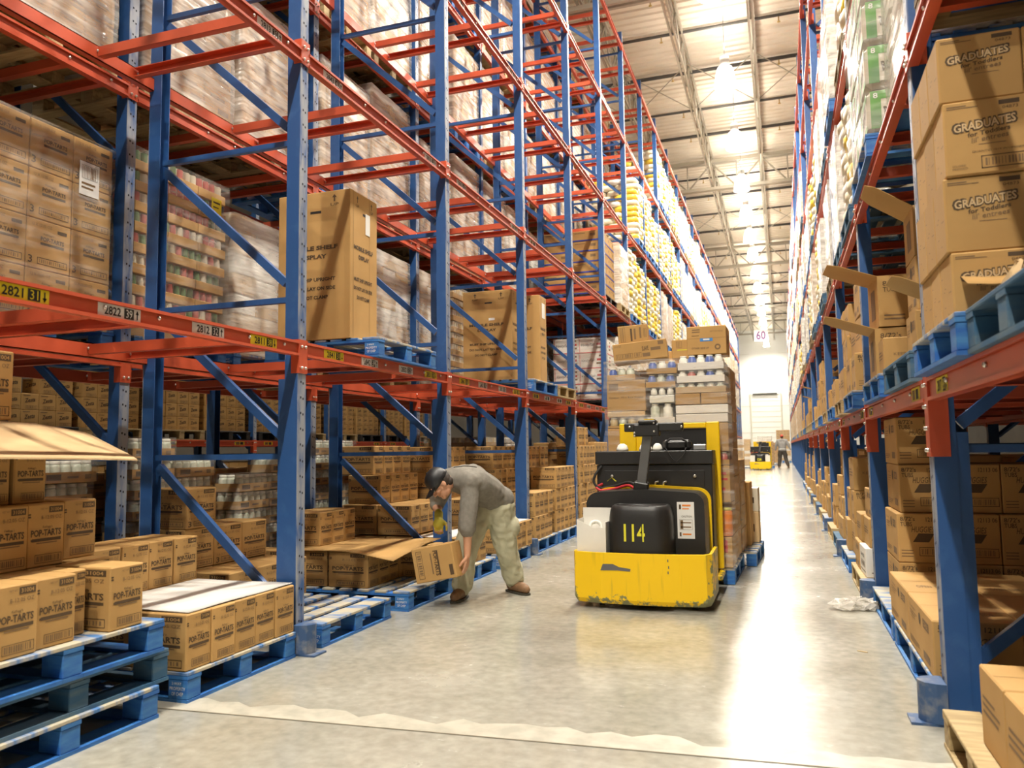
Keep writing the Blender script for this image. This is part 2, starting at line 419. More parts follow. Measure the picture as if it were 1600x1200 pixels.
# ------------------------------------------------------------------ object bookkeeping
LABELS = {}
KIDS = {}
def adopt(o, parent):
    o.parent = parent
    KIDS.setdefault(parent.name, []).append(o)
ORD = ['zeroth', 'first', 'second', 'third', 'fourth', 'fifth', 'sixth', 'seventh', 'eighth', 'ninth', 'tenth', 'eleventh', 'twelfth', 'thirteenth', 'fourteenth',
       'fifteenth', 'sixteenth', 'seventeenth', 'eighteenth', 'nineteenth', 'twentieth', 'twenty-first', 'twenty-second', 'twenty-third', 'twenty-fourth', 'twenty-fifth',
       'twenty-sixth', 'twenty-seventh', 'twenty-eighth', 'twenty-ninth', 'thirtieth']
def tag(o, label, cat, group=None):
    o['label'] = label; o['category'] = cat
    if group: o['group'] = group
    elif 'group' in o: del o['group']
    LABELS.setdefault(label, []).append(o.name)
    return o
def thing(name, label, cat, loc=(0, 0, 0), rz=0.0, group=None):
    o = bpy.data.objects.new(name, None); COL.objects.link(o)
    o.empty_display_size = 0.1
    o.location = loc; o.rotation_euler = (0, 0, rz)
    if label: tag(o, label, cat, group)
    return o
def dup(o, loc=None, rz=None, label=None, cat=None, group=None, parent=None):
    c = o.copy(); COL.objects.link(c)
    if parent is not None: adopt(c, parent)
    for ch in KIDS.get(o.name, []): dup(ch, parent=c)
    if loc is not None: c.location = loc
    if rz is not None: c.rotation_euler = (0, 0, rz)
    if label: tag(c, label, cat, group)
    return c
def kill(o):
    for ch in KIDS.pop(o.name, []): kill(ch)
    bpy.data.objects.remove(o)
def struct(name, mb):
    o = mb.build(name); o['kind'] = 'structure'; return o

# ------------------------------------------------------------------ building shell
def shell():
    b = MB(); b.box(-16, 10, -16, 80, -0.3, 0, 'concrete'); struct('floor', b)
    # saw-cut joint across the aisle with a worn pale band beside it
    b = MB()
    j0 = Vector((-4.0, 3.14)); j1 = Vector((1.9, 3.49)); d = (j1 - j0).normalized(); nrm = Vector((-d.y, d.x))
    pts = 60; top = []; bot = []
    rg = random.Random(3)
    for i in range(pts + 1):
        p = j0 + (j1 - j0) * (i / pts)
        a = p + nrm * (0.15 + rg.uniform(-0.055, 0.055)); top.append((a.x, a.y, 0.0025)); bot.append((p.x, p.y, 0.0025))
    b.add(bot + top, [(i, i + 1, pts + 2 + i, pts + 1 + i) for i in range(pts)], 'joint_pale')
    q = [(p[0] - nrm.x * 0.007, p[1] - nrm.y * 0.007, 0.0028) for p in bot]; r = [(p[0], p[1], 0.0028) for p in bot]
    b.add(q + r, [(i, i + 1, pts + 2 + i, pts + 1 + i) for i in range(pts)], 'joint_dark')
    struct('trim_1', b)
    # far wall with a tall dock door
    b = MB()
    b.box(-16, -2.62, 78, 78.3, 0, 13, 'wall_paint'); b.box(0.0, 10, 78, 78.3, 0, 13, 'wall_paint'); b.box(-2.62, 0.0, 78, 78.3, 6.1, 13, 'wall_paint')
    for z in (2.5, 5.0, 7.5, 10.0):
        b.box(0.0, 10, 77.985, 78, z, z + 0.03, 'wall_seam'); b.box(-16, -2.62, 77.985, 78, z, z + 0.03, 'wall_seam')
    struct('wall_far', b)
    b = MB(); b.box(-2.62, 0.0, 78.05, 78.15, 0, 6.1, 'wall_paint')
    for i in range(1, 12): b.box(-2.62, 0.0, 78.03, 78.05, i * 0.5, i * 0.5 + 0.025, 'wall_seam')
    dr = struct('door_1', b)
    b = MB(); b.box(-2.74, -2.62, 77.9, 78, 0, 6.2, 'wall_seam'); b.box(0, 0.12, 77.9, 78, 0, 6.2, 'wall_seam')
    struct('trim_2', b)
    b = MB(); b.box(-2.45, -0.25, 77.85, 77.99, 6.12, 6.22, 'black_plastic'); struct('trim_3', b)
    b = MB(); b.box(-16.3, -16, -6, 80, 0, 13, 'dark_cladding'); struct('wall_left', b)
    b = MB(); b.box(10, 10.3, -6, 80, 0, 13, 'dark_cladding'); struct('wall_right', b)
    # ribbed metal roof deck
    b = MB()
    prof = []
    y = -16.0
    while y < 80:
        prof += [(y, 12.30), (y + 0.16, 12.30), (y + 0.20, 12.34), (y + 0.26, 12.34)]; y += 0.30
    n = len(prof)
    b.add([(-16, p[0], p[1]) for p in prof] + [(10, p[0], p[1]) for p in prof], [(i, n + i, n + i + 1, i + 1) for i in range(n - 1)], 'deck')
    b.box(-16, 10, -16, 80, 12.45, 12.5, 'deck')
    struct('ceiling', b)
    k = 1
    # roof joists along the aisle
    xs = [-0.30 + 1.82 * i for i in range(-7, 6)]
    def joist(x0):
        b = MB(); zb, zt = 11.25, 12.16
        for dx in (-0.05, 0.05):
            b.box(x0 + dx - 0.022, x0 + dx + 0.022, -6, 78, zb, zb + 0.07, 'joist'); b.box(x0 + dx - 0.022, x0 + dx + 0.022, -6, 78, zt, zt + 0.08, 'joist')
        y = -5.4; up = True
        while y < 77:
            a = (x0, y, zb + 0.05) if up else (x0, y, zt + 0.03); c = (x0, y + 0.75, zt + 0.03) if up else (x0, y + 0.75, zb + 0.05)
            b.tube([a, c], 0.028, 'joist', 5, False, False); y += 0.75; up = not up
        return b
    for x in xs:
        struct('beam_%d' % k, joist(x)); k += 1
    # trussed girders across
    for Y in (2.6, 16.4, 30.05, 43.7, 57.35, 71.0):
        b = MB(); zb, zt = 10.95, 12.0
        for dy in (-0.09, 0.09):
            b.box(-16, 10, Y + dy - 0.045, Y + dy + 0.045, zb, zb + 0.11, 'joist'); b.box(-16, 10, Y + dy - 0.045, Y + dy + 0.045, zt, zt + 0.13, 'joist')
        x = xs[0]; i = 0
        while x < 9:
            b.tube([(x, Y, zt + 0.02), (x + 0.91, Y, zb + 0.06)], 0.032, 'joist', 5, False, False)
            b.tube([(x + 0.91, Y, zb + 0.06), (x + 1.82, Y, zt + 0.02)], 0.032, 'joist', 5, False, False)
            b.tube([(x + 0.91, Y, zb + 0.06), (x + 0.91, Y, zt + 0.02)], 0.024, 'joist', 5, False, False)
            x += 1.82
        struct('beam_%d' % k, b); k += 1
    # cross bridging rods between joists
    for Y in (21.9, 36.5, 50.2, 64):
        b = MB()
        for x in xs[:-1]:
            b.tube([(x, Y, 12.1), (x + 1.82, Y + 1.5, 11.35)], 0.016, 'joist', 5, False, False); b.tube([(x, Y + 1.5, 11.35), (x + 1.82, Y, 12.1)], 0.016, 'joist', 5, False, False)
        struct('beam_%d' % k, b); k += 1
shell()

def sprinklers():
    ys = [9.0, 11.4, 13.8, 18.5, 20.35, 22.7, 25.4, 27.6, 32.2, 34.6, 37.4, 40.5, 46, 49, 52, 55, 58.8, 63.2, 68.3]
    for i, Y in enumerate(ys):
        t = thing('sprinkler_pipe', 'dark sprinkler pipe across the ceiling, %s from the camera' % ORD[i + 1], 'pipe', (0, Y, 12.2), 0, 'ceiling sprinkler pipes')
        b = MB(); b.tube([(-15.9, 0, 0), (9.9, 0, 0)], 0.055 if i % 2 else 0.042, 'pipe', 8); b.build('pipe', t)
        for x in (-8.4, -4.9, -2.62, 0.35, 3.4):
            b = MB(); b.tube([(x, 0, -0.04), (x, 0, -0.16)], 0.016, 'brass', 6); b.lathe([(0.012, -0.2), (0.045, -0.19), (0.045, -0.18), (0.012, -0.15)], 'brass', 8, Matrix.Translation((x, 0, 0)))
            b.build('sprinkler_head', t)
sprinklers()

# ------------------------------------------------------------------ pallet racking
LEVL = [1.959, 3.91, 5.81, 7.78, 9.83]
LEVR = [1.55, 3.14, 4.66, 6.2, 7.8, 9.4]
PITL, PITR = 2.356, 2.807
Y0L, Y0R = 4.348, 4.018       # far edge of left post 0; near edge of right post 0
DEP = 1.25
ROWNAME = {'L': 'left aisle rack', 'M': 'second rack on left', 'R': 'right aisle rack', 'N': 'far-left rack', 'Q': 'rack behind right rack'}

# all racks are built in a frame where x grows from the front face towards the rear; sgn mirrors it for the left side
def upright(sgn, H, near, base):
    w = 0.085
    t = thing('rack_upright', None, 'rack frame')
    def X(a, b): return (a, b) if sgn > 0 else (-b, -a)
    def post(x0, x1, front):
        b = MB()
        a0, a1 = X(x0, x1)
        fm = 'scuffed_steel' if near else 'blue_steel'
        # channel: front web, two side flanges
        if front:
            p0, p1 = X(x0, x0 + 0.006); b.box(p0, p1, -w, 0, 0.012, H, fm)
            p0, p1 = X(x0 + 0.006, x1)
        else:
            p0, p1 = X(x1 - 0.006, x1); b.box(p0, p1, -w, 0, 0.012, H, fm)
            p0, p1 = X(x0, x1 - 0.006)
        b.box(p0, p1, -w, -w + 0.006, 0.012, H, 'blue_steel'); b.box(p0, p1, -0.006, 0, 0.012, H, 'blue_steel')
        if near:
            xf = X(x0 - 0.0008, x0)[0 if sgn > 0 else 1] if front else X(x1, x1 + 0.0008)[1 if sgn > 0 else 0]
            z = 0.10
            while z < H - 0.05:
                for yy, dz in ((-0.055, 0.0), (-0.03, -0.008)):
                    b.add([(xf, yy - 0.006, z + dz - 0.007), (xf, yy + 0.006, z + dz - 0.007), (xf, yy + 0.006, z + dz + 0.007), (xf, yy - 0.006, z + dz + 0.007)], [(0, 1, 2, 3)], 'hole')
                z += 0.10
        return b
    post(0, 0.10, True).build('front_post', t); post(DEP - 0.10, DEP, False).build('rear_post', t)
    if base:
        b = MB(); a0, a1 = X(0.1005, 0.150); b.box(a0, a1, -w + 0.004, -0.004, 0.012, base, 'blue_steel'); b.build('post_reinforcement', t)
        b = MB(); a0, a1 = X(-0.15, 0.2); b.box(a0, a1, -0.11, 0.025, 0, 0.011, 'base_steel'); b.build('base_plate', t)
        b = MB(); a0, a1 = X(DEP - 0.16, DEP + 0.04); b.box(a0, a1, -0.11, 0.025, 0, 0.011, 'base_steel'); b.build('base_plate', t)
        b = MB()
        pr = [(0.0, 0.035), (-0.04, 0.03), (-0.085, 0.012), (-0.105, -0.02), (-0.11, -0.0425), (-0.105, -0.065), (-0.085, -0.097), (-0.04, -0.115), (0.0, -0.12)]
        pr = [((x if sgn > 0 else -x) - (0.001 if sgn > 0 else -0.001), y) for x, y in pr]
        b.prism(pr, 'z', 0.0115, 0.185, 'base_steel'); b.build('post_guard', t)
    zs = [0.16, 1.225, 2.24, 3.29, 4.36, 5.43, 6.5, 7.57, 8.64, 9.70]
    zs = [z for z in zs if z < H]
    xa, xb = 0.102, DEP - 0.102
    for z in zs:
        b = MB(); a0, a1 = X(xa, xb); b.box(a0, a1, -0.060, -0.026, z - 0.018, z + 0.018, 'blue_steel'); b.build('horizontal_brace', t)
    s = 1 if sgn > 0 else -1
    for z0, z1 in zip(zs, zs[1:]):
        p = Vector((s * (xa + 0.02), -0.043, z0 + 0.11)); q = Vector((s * (xb - 0.02), -0.043, z1 - 0.06))
        d = (q - p); L = d.length; d.normalize(); n = Vector((-d.z, 0, d.x))
        b = MB(); mx = Matrix((( d.x, 0, n.x, p.x), (0, 1, 0, p.y), (d.z, 0, n.z, p.z), (0, 0, 0, 1)))
        b.box(0, L, -0.018, 0.018, -0.027, 0.027, 'blue_steel', mx); b.build('diagonal_brace', t)
    return t
def upright_far(sgn, H):
    w = 0.085; b = MB()
    def X(a, c): return (a, c) if sgn > 0 else (-c, -a)
    a0, a1 = X(0, 0.1); b.box(a0, a1, -w, 0, 0, H, 'blue_steel'); a0, a1 = X(DEP - 0.1, DEP); b.box(a0, a1, -w, 0, 0, H, 'blue_steel')
    zs = [0.16, 1.225, 2.24, 3.29, 4.36, 5.43, 6.5, 7.57, 8.64]
    s = 1 if sgn > 0 else -1
    for z in zs: a0, a1 = X(0.1, DEP - 0.1); b.box(a0, a1, -0.06, -0.026, z - 0.02, z + 0.02, 'blue_steel')
    for z0, z1 in zip(zs, zs[1:]): b.tube([(s * 0.1, -0.043, z0 + 0.1), (s * (DEP - 0.1), -0.043, z1 - 0.05)], 0.026, 'blue_steel', 4, False, False)
    return b

def shelf(sgn, L, near, low, bars, labels, bh=0.094, drop=0.205):
    # one storage level of one bay, origin at front face, near post edge, top of beam
    t = thing('rack_shelf', None, 'rack shelf')
    def X(a, b): return (a, b) if sgn > 0 else (-b, -a)
    def beam(front):
        b = MB()
        x0 = -0.012 if front else DEP - 0.043
        if front: wx = X(x0 + 0.015, x0 + 0.020); fx = X(x0, x0 + 0.05); lip = X(x0, x0 + 0.004)
        else: wx = X(x0 + 0.005, x0 + 0.01); fx = X(x0 + 0.005, x0 + 0.055); lip = X(x0 + 0.051, x0 + 0.055)
        b.box(wx[0], wx[1], 0.003, L - 0.003, -bh, 0, 'orange_steel')
        b.box(fx[0], fx[1], 0.003, L - 0.003, -0.006, 0, 'orange_steel'); b.box(fx[0], fx[1], 0.003, L - 0.003, -bh, -bh + 0.006, 'orange_steel')
        b.box(lip[0], lip[1], 0.003, L - 0.003, -0.016, -0.006, 'orange_steel'); b.box(lip[0], lip[1], 0.003, L - 0.003, -bh + 0.006, -bh + 0.016, 'orange_steel')
        if near:
            for yy in bars:
                xx = wx[0] - 0.004 if sgn > 0 else wx[1] + 0.004
                b.ball((xx, yy, -bh * 0.4), 0.011, 'bolt', None, 6, 4)
        return b
    beam(True).build('front_beam', t); beam(False).build('rear_beam', t)
    z0, z1 = (-drop, 0.012 if drop < 0.3 else 0.08) if low else (-0.10, 0.065)
    for front in (True, False):
        for yy in (0, L):
            b = MB(); y0, y1 = (yy - 0.043, yy - 0.001) if yy == 0 else (yy + 0.001, yy + 0.042)
            xs = X(-0.008, -0.002) if front else X(DEP + 0.002, DEP + 0.008)
            b.box(xs[0], xs[1], y0, y1, z0, z1, 'orange_steel')
            if front:
                e = X(-0.008, 0.05 if drop < 0.3 else 0.075); s0, s1 = (0.001, 0.006) if yy == 0 else (L - 0.006, L - 0.001)
                b.box(e[0], e[1], s0, s1, z0, z1, 'orange_steel')
                if near:
                    xx = -0.013 if sgn > 0 else 0.013
                    for zz in ((z0 + 0.035, z1 - 0.045) if drop < .3 or not low else (z0 + 0.03, z0 + 0.13, z0 + 0.23, z1 - 0.11, z1 - 0.02)):
                        b.ball((xx, (y0 + y1) / 2, zz), 0.010, 'bolt', None, 8, 5)
            b.build('beam_connector', t)
    for i, yy in enumerate(bars):
        b = MB(); a0, a1 = X(0.045, DEP - 0.045)
        o = 1 if i % 2 == 0 else -1
        b.box(a0, a1, yy - 0.003, yy + 0.003, -0.075, -0.012, 'orange_steel')
        ya, yb = (yy, yy + 0.045) if o > 0 else (yy - 0.045, yy)
        b.box(a0, a1, ya, yb, -0.016, -0.012, 'orange_steel'); b.box(a0, a1, ya, yb, -0.075, -0.071, 'orange_steel')
        b.build('crossbar', t)
    for (yy, col, num, blk, arrow) in labels:
        location_label(sgn, yy, col, num, blk, arrow, bh).build('location_label', t)
    return t
def location_label(sgn, yy, col, num, blk, arrow, bh):
    b = MB(); W, H = 0.25, bh - 0.034
    x = 0.0015 if sgn > 0 else -0.0015
    u = Vector((0, -1, 0)) if sgn > 0 else Vector((0, 1, 0)); v = Vector((0, 0, 1))
    o = Vector((x, yy, -bh / 2)) - u * W / 2 - v * H / 2
    b.box(min(x, x + (0.0012 if sgn > 0 else -0.0012)), max(x, x + (0.0012 if sgn > 0 else -0.0012)), yy - W / 2, yy + W / 2, -bh / 2 - H / 2, -bh / 2 + H / 2, col)
    f = Face(b, o, u, v, W, H)
    if num:
        f.t(num, 0.14, 0.52, 0.16, 0.84, 'black_ink', 0.02)
        f.r(0.60, 0.83, 0.10, 0.92, 'black_ink', 0.0012); f.t(blk, 0.64, 0.79, 0.18, 0.84, col, 0.0, 0.0, 0.002)
        f.r(0.90, 0.925, 0.15, 0.85, 'black_ink', 0.0012)
        n = u.cross(v).normalized() * 0.0012
        a, c = (0.15, 0.42) if arrow == 'd' else (0.85, 0.58)
        b.add([f.o + f.u * (0.9125 * W) + v * (a * H) + n, f.o + f.u * (0.87 * W) + v * (c * H) + n, f.o + f.u * (0.955 * W) + v * (c * H) + n], [(0, 1, 2)], 'black_ink')
    else:
        f.r(0.12, 0.45, 0.15, 0.85, 'ink_soft', 0.0012); f.r(0.55, 0.85, 0.15, 0.85, 'black_ink', 0.0012)
    return b
def shelf_far(sgn, L, bh=0.094):
    b = MB()
    def X(a, c): return (a, c) if sgn > 0 else (-c, -a)
    a0, a1 = X(-0.012, 0.04); b.box(a0, a1, 0.003, L - 0.003, -bh, 0, 'orange_steel'); a0, a1 = X(DEP - 0.04, DEP + 0.012); b.box(a0, a1, 0.003, L - 0.003, -bh, 0, 'orange_steel')
    for yy in (0.75, 1.08, 1.78, 2.12): a0, a1 = X(0.04, DEP - 0.04); b.box(a0, a1, yy - 0.02, yy + 0.02, -0.075, -0.012, 'orange_steel')
    for yy in (-0.043, L + 0.001): a0, a1 = X(-0.018, -0.002); b.box(a0, a1, yy, yy + 0.042, -0.13, 0.05, 'orange_steel')
    return b

def rack_row(row, xf, sgn, ys, levels, H, n_near, base, labels_fn, bars, bh=0.094, pitch=PITL, skip=()):
    # ys: far edge of each post
    L = pitch - 0.085
    nm = ROWNAME[row]
    up = None; upf = None; sh = {}
    for i, y in enumerate(ys):
        lab = 'blue rack upright, %s post frame from the camera on %s' % (ORD[i + 1], nm)
        if i < n_near:
            if up is None: up = upright(sgn, H, True, base); o = up
            else: o = dup(up)
            o.location = (xf, y, 0); tag(o, lab, 'rack frame', 'upright frames of ' + nm)
        else:
            if upf is None: upf = upright_far(sgn, H).build('rack_upright'); o = upf
            else: o = dup(upf)
            o.location = (xf, y, 0); tag(o, lab, 'rack frame', 'upright frames of ' + nm)
    protos = []
    for i in range(len(ys) - 1):
        for k, z in enumerate(levels):
            if (i, k) in skip: continue
            near = i < n_near
            lb = labels_fn(i, k) if near else []
            key = (near, k == 0, tuple(lb))
            lab = 'orange rack shelf, %s level up, %s bay from camera, %s' % (ORD[k + 1], ORD[i + 1], nm)
            if key not in sh:
                if near: o = shelf(sgn, L, True, k == 0, bars, lb, bh, 0.36 if row == 'R' else 0.205)
                else: o = shelf_far(sgn, L, bh).build('rack_shelf')
                sh[key] = o
            else: o = dup(sh[key])
            o.location = (xf, ys[i], z); tag(o, lab, 'rack shelf', 'beam levels of ' + nm)
    return

BARSL = (0.75, 1.08, 1.78, 2.12)
def labels_left(i, k):
    # i counts bays from the one nearest the camera
    if k == 0:
        base = {1: ('2821', '2822', '2812', '2811'), 2: ('2841', '2842', '2832', '2831'), 3: ('2861', '2862', '2852', '2851')}.get(i)
        if base:
            q = [(0.34, 'label_yellow', base[0], '31', 'd'), (0.84, 'label_white', base[1], '39', 'u'), (1.44, 'label_white', base[2], '32', 'u'), (1.92, 'label_yellow', base[3], '38', 'd')]
        else:
            q = [(0.34, 'label_yellow', '', '', 'd'), (0.84, 'label_white', '', '', 'u'), (1.44, 'label_white', '', '', 'u'), (1.92, 'label_yellow', '', '', 'd')]
        return q
    num = {1: ('2823', '2813'), 2: ('2843', '2833'), 3: ('2863', '2853')}.get(i)
    if num and k == 1: return [(0.31, 'label_white', num[0], '40', 'u'), (1.94, 'label_white', num[1], '30', 'u')]
    return [(0.31, 'label_white', '', '', 'u'), (1.94, 'label_white', '', '', 'u')]
YL = [Y0L + PITL * k for k in range(-2, 26)]
rack_row('L', -2.90, -1, YL, LEVL, 10.15, 8, 1.72, labels_left, BARSL)
YM = [Y0L + PITL * k for k in range(-2, 12)]
rack_row('M', -4.35, -1, YM, LEVL, 10.15, 5, 0.0, lambda i, k: [], BARSL)
YN = [Y0L + PITL * k for k in range(0, 7)]
rack_row('N', -8.60, -1, YN, [1.46, 3.4], 6.0, 7, 0.0, lambda i, k: [(0.34, 'label_yellow', '', '', 'd'), (1.92, 'label_yellow', '', '', 'd')] if k == 0 else [], BARSL)
YR = [Y0R + PITR * k + 0.085 for k in range(-1, 22)]
def labels_right(i, k):
    if k: return []
    n = {0: '28107', 1: '28127'}.get(i, '')
    return [(0.30, 'label_yellow', '', '', 'd'), (2.42, 'label_yellow', '2817' if i == 0 else '', '36', 'd')]
rack_row('R', 0.647, 1, YR, LEVR, 9.95, 7, 1.30, labels_right, (0.45, 1.05, 1.65, 2.3), 0.105, PITR)
YQ = [Y0R + PITR * k + 0.085 for k in range(-1, 4)]
rack_row('Q', 2.1, 1, YQ, LEVR[:3], 6.0, 0, 0.0, lambda i, k: [], (0.45, 1.05, 1.65, 2.3), 0.105, PITR)

# ------------------------------------------------------------------ pallets, cartons and unit loads
PRO = {}
def inst(key, builder, loc, rz, label, cat, group=None):
    if key in PRO: o = dup(PRO[key])
    else:
        o = builder(); PRO[key] = o
    o.location = loc; o.rotation_euler = (0, 0, rz)
    tag(o, label, cat, group)
    return o
PH = 0.152
def pallet(dx, dy, top, block, full, mark=False, text=''):
    # boards run along y; blocks in three rows; origin at floor centre
    def make():
        h = PH
        tb = MB()
        n = 7; ws = [0.14] + [0.10] * 5 + [0.14]; gap = (dx - sum(ws)) / (n - 1); x = -dx / 2
        for w in ws: tb.box(x, x + w, -dy / 2, dy / 2, h - 0.018, h, top, None, 0.003); x += w + gap
        for yy in (-dy / 2, -0.05, dy / 2 - 0.10): tb.box(-dx / 2, dx / 2, yy, yy + 0.10, h - 0.036, h - 0.0185, block)
        bb = MB()
        for yy in (-dy / 2, -0.05, dy / 2 - 0.10): bb.box(-dx / 2, dx / 2, yy, yy + 0.10, 0, 0.017, block)
        for xx in (-dx / 2, -0.06, dx / 2 - 0.12): bb.box(xx, xx + 0.12, -dy / 2 + 0.101, -0.051, 0, 0.017, block); bb.box(xx, xx + 0.12, 0.051, dy / 2 - 0.101, 0, 0.017, block)
        blocks = []
        for xx in (-dx / 2 + 0.003, -0.06, dx / 2 - 0.123):
            for yy in (-dy / 2 + 0.002, -0.05, dy / 2 - 0.102):
                q = MB(); q.box(xx, xx + 0.12, yy, yy + 0.10, 0.0175, h - 0.0365, block, None, 0.004)
                if text and yy < -0.2 and xx > 0:
                    f = Face(q, (xx, yy, 0.0175), (1, 0, 0), (0, 0, 1), 0.12, h - 0.054)
                    f.t('PROPERTY', 0.1, 0.9, 0.45, 0.62, 'label_white'); f.t('OF CHEP', 0.2, 0.8, 0.18, 0.36, 'label_white'); f.t('2-WAY', 0.2, 0.7, 0.72, 0.86, 'label_white')
                blocks.append(q)
        if full:
            t = thing('pallet', None, 'pallet')
            tb.build('top_deck', t); bb.build('bottom_deck', t)
            for q in blocks: q.build('block', t)
            return t
        for q in blocks + [bb]:
            o = len(tb.v); tb.v += q.v
            for f, mi, sm in zip(q.f, q.mi, q.sm):
                tb.f.append(tuple(a + o for a in f)); tb.mi.append(tb.mid(q.mats[mi])); tb.sm.append(sm)
        return tb.build('pallet')
    return make
PAL = {'blue': ('pallet_worn', 'pallet_blue'), 'old': ('pallet_old', 'pallet_old'), 'wood': ('wood', 'wood'), 'dark': ('wood_dark', 'wood_dark'), 'black': ('black_plastic', 'black_plastic')}
PALWORD = {'blue': 'blue wooden pallet', 'old': 'worn dark blue pallet', 'wood': 'bare wood pallet', 'dark': 'dark wood pallet', 'black': 'black plastic pallet'}
FARP = MB()
def put_pallet(kind, x, y, z, label, dx=1.10, dy=0.94, full=False, rz=0.0, group=None):
    if y > 26 and abs(x) > 2.3 or y > 31 or (x < -4 and y > 17):
        a, b = PAL[kind]; q = FARP; mx = Matrix.Translation((x, y, z))
        q.box(-dx / 2, dx / 2, -dy / 2, dy / 2, PH - 0.03, PH, a, mx); q.box(-dx / 2, dx / 2, -dy / 2, dy / 2, 0.0, 0.018, b, mx)
        for xx in (-dx / 2, -0.06, dx / 2 - 0.12):
            for yy in (-dy / 2, -0.05, dy / 2 - 0.10): q.box(xx, xx + 0.12, yy, yy + 0.10, 0.0185, PH - 0.0305, b, mx)
        return None
    a, b = PAL[kind]
    return inst(('pal', kind, dx, dy, full), pallet(dx, dy, a, b, full, False, 'x' if (full and kind == 'blue') else ''), (x, y, z), rz, label, 'pallet', group)

def carton_body(mb, dx, dy, dz, mat='cardboard', c=0.006):
    mb.box(-dx / 2, dx / 2, -dy / 2, dy / 2, 0, dz, mat, None, c)
    e = faces(mb, dx, dy, dz)
    # closed top flaps with a taped seam
    e['+z'].r(0.02, 0.98, 0.493, 0.507, 'cardboard_edge', 0.0008)
    return e
def print_pastry(f, code='31004', three=False, wide=False):
    f.r(0.56, 0.93, 0.855, 0.955); f.t(code, 0.60, 0.89, 0.875, 0.935, 'cardboard', 0.01, 0, 0.002)
    f.t('NET WT', 0.34, 0.53, 0.905, 0.935, 'ink_soft')
    f.t('8-12.05 OZ', 0.36, 0.90, 0.755, 0.815, 'ink_soft')
    f.t("Kellogg's", 0.40, 0.66, 0.605, 0.655, 'ink', 0.0, 0.2)
    f.t('POP-TARTS', 0.10, 0.90, 0.485, 0.595, 'ink', 0.03)
    f.r(0.13, 0.90, 0.405, 0.455); f.r(0.10, 0.13, 0.415, 0.445); f.r(0.25, 0.80, 0.37, 0.39, 'ink_soft')
    if three:
        f.t('12 CT. 8 BOXES', 0.10, 0.92, 0.235, 0.275, 'ink_soft'); f.t('3', 0.06, 0.17, 0.05, 0.19, 'ink', 0.01); f.bars(0.24, 0.93, 0.06, 0.19, 'ink', 3, 13)
    else:
        f.bars(0.22, 0.93, 0.06, 0.20, 'ink', 5, 12)
        f.r(0.02, 0.09, 0.83, 0.855); f.r(0.02, 0.09, 0.79, 0.815)
def pastry_carton(dx, dy, dz, side='+x', three=False, code='31004'):
    def make():
        b = MB(); e = carton_body(b, dx, dy, dz)
        print_pastry(e[side], code, three); print_pastry(e['-y'], code, three); print_pastry(e['+y'], code, three)
        return b.build('carton')
    return make
def put_pastry(x, y, z, dims, label, side='+x', three=False, rz=0.0, code='31004', group='pastry cartons on the floor level left'):
    return inst(('pastry', dims, side, three, code), pastry_carton(*dims, side, three, code), (x, y, z), rz, label, 'carton', group)

# ---- stretch film shell
def film_shell(sx, sy, sz, seed, amp=0.006, mat='film', g=0.008):
    b = MB(); rg = random.Random(seed); nx, nz = 7, 12
    P = []
    ring = []
    for i in range(nx): ring.append((-sx / 2 + sx * i / nx, -sy / 2))
    for i in range(nx): ring.append((sx / 2, -sy / 2 + sy * i / nx))
    for i in range(nx): ring.append((sx / 2 - sx * i / nx, sy / 2))
    for i in range(nx): ring.append((-sx / 2, sy / 2 - sy * i / nx))
    m = len(ring); vs = []; fs = []
    for k in range(nz + 1):
        for (x, y) in ring:
            s = 1 + 2 * g / min(sx, sy)
            a = rg.uniform(0, amp)
            q = 1 + a / max(abs(x), abs(y))
            vs.append((x * s * q, y * s * q, 0.004 + (sz + 0.004) * k / nz))
    for k in range(nz):
        for j in range(m):
            a = k * m + j; c = k * m + (j + 1) % m
            fs.append((a, c, c + m, a + m))
    b.add(vs, fs, mat, True)
    b.add([vs[nz * m + j] for j in range(m)], [tuple(range(m))], mat, False)
    return b
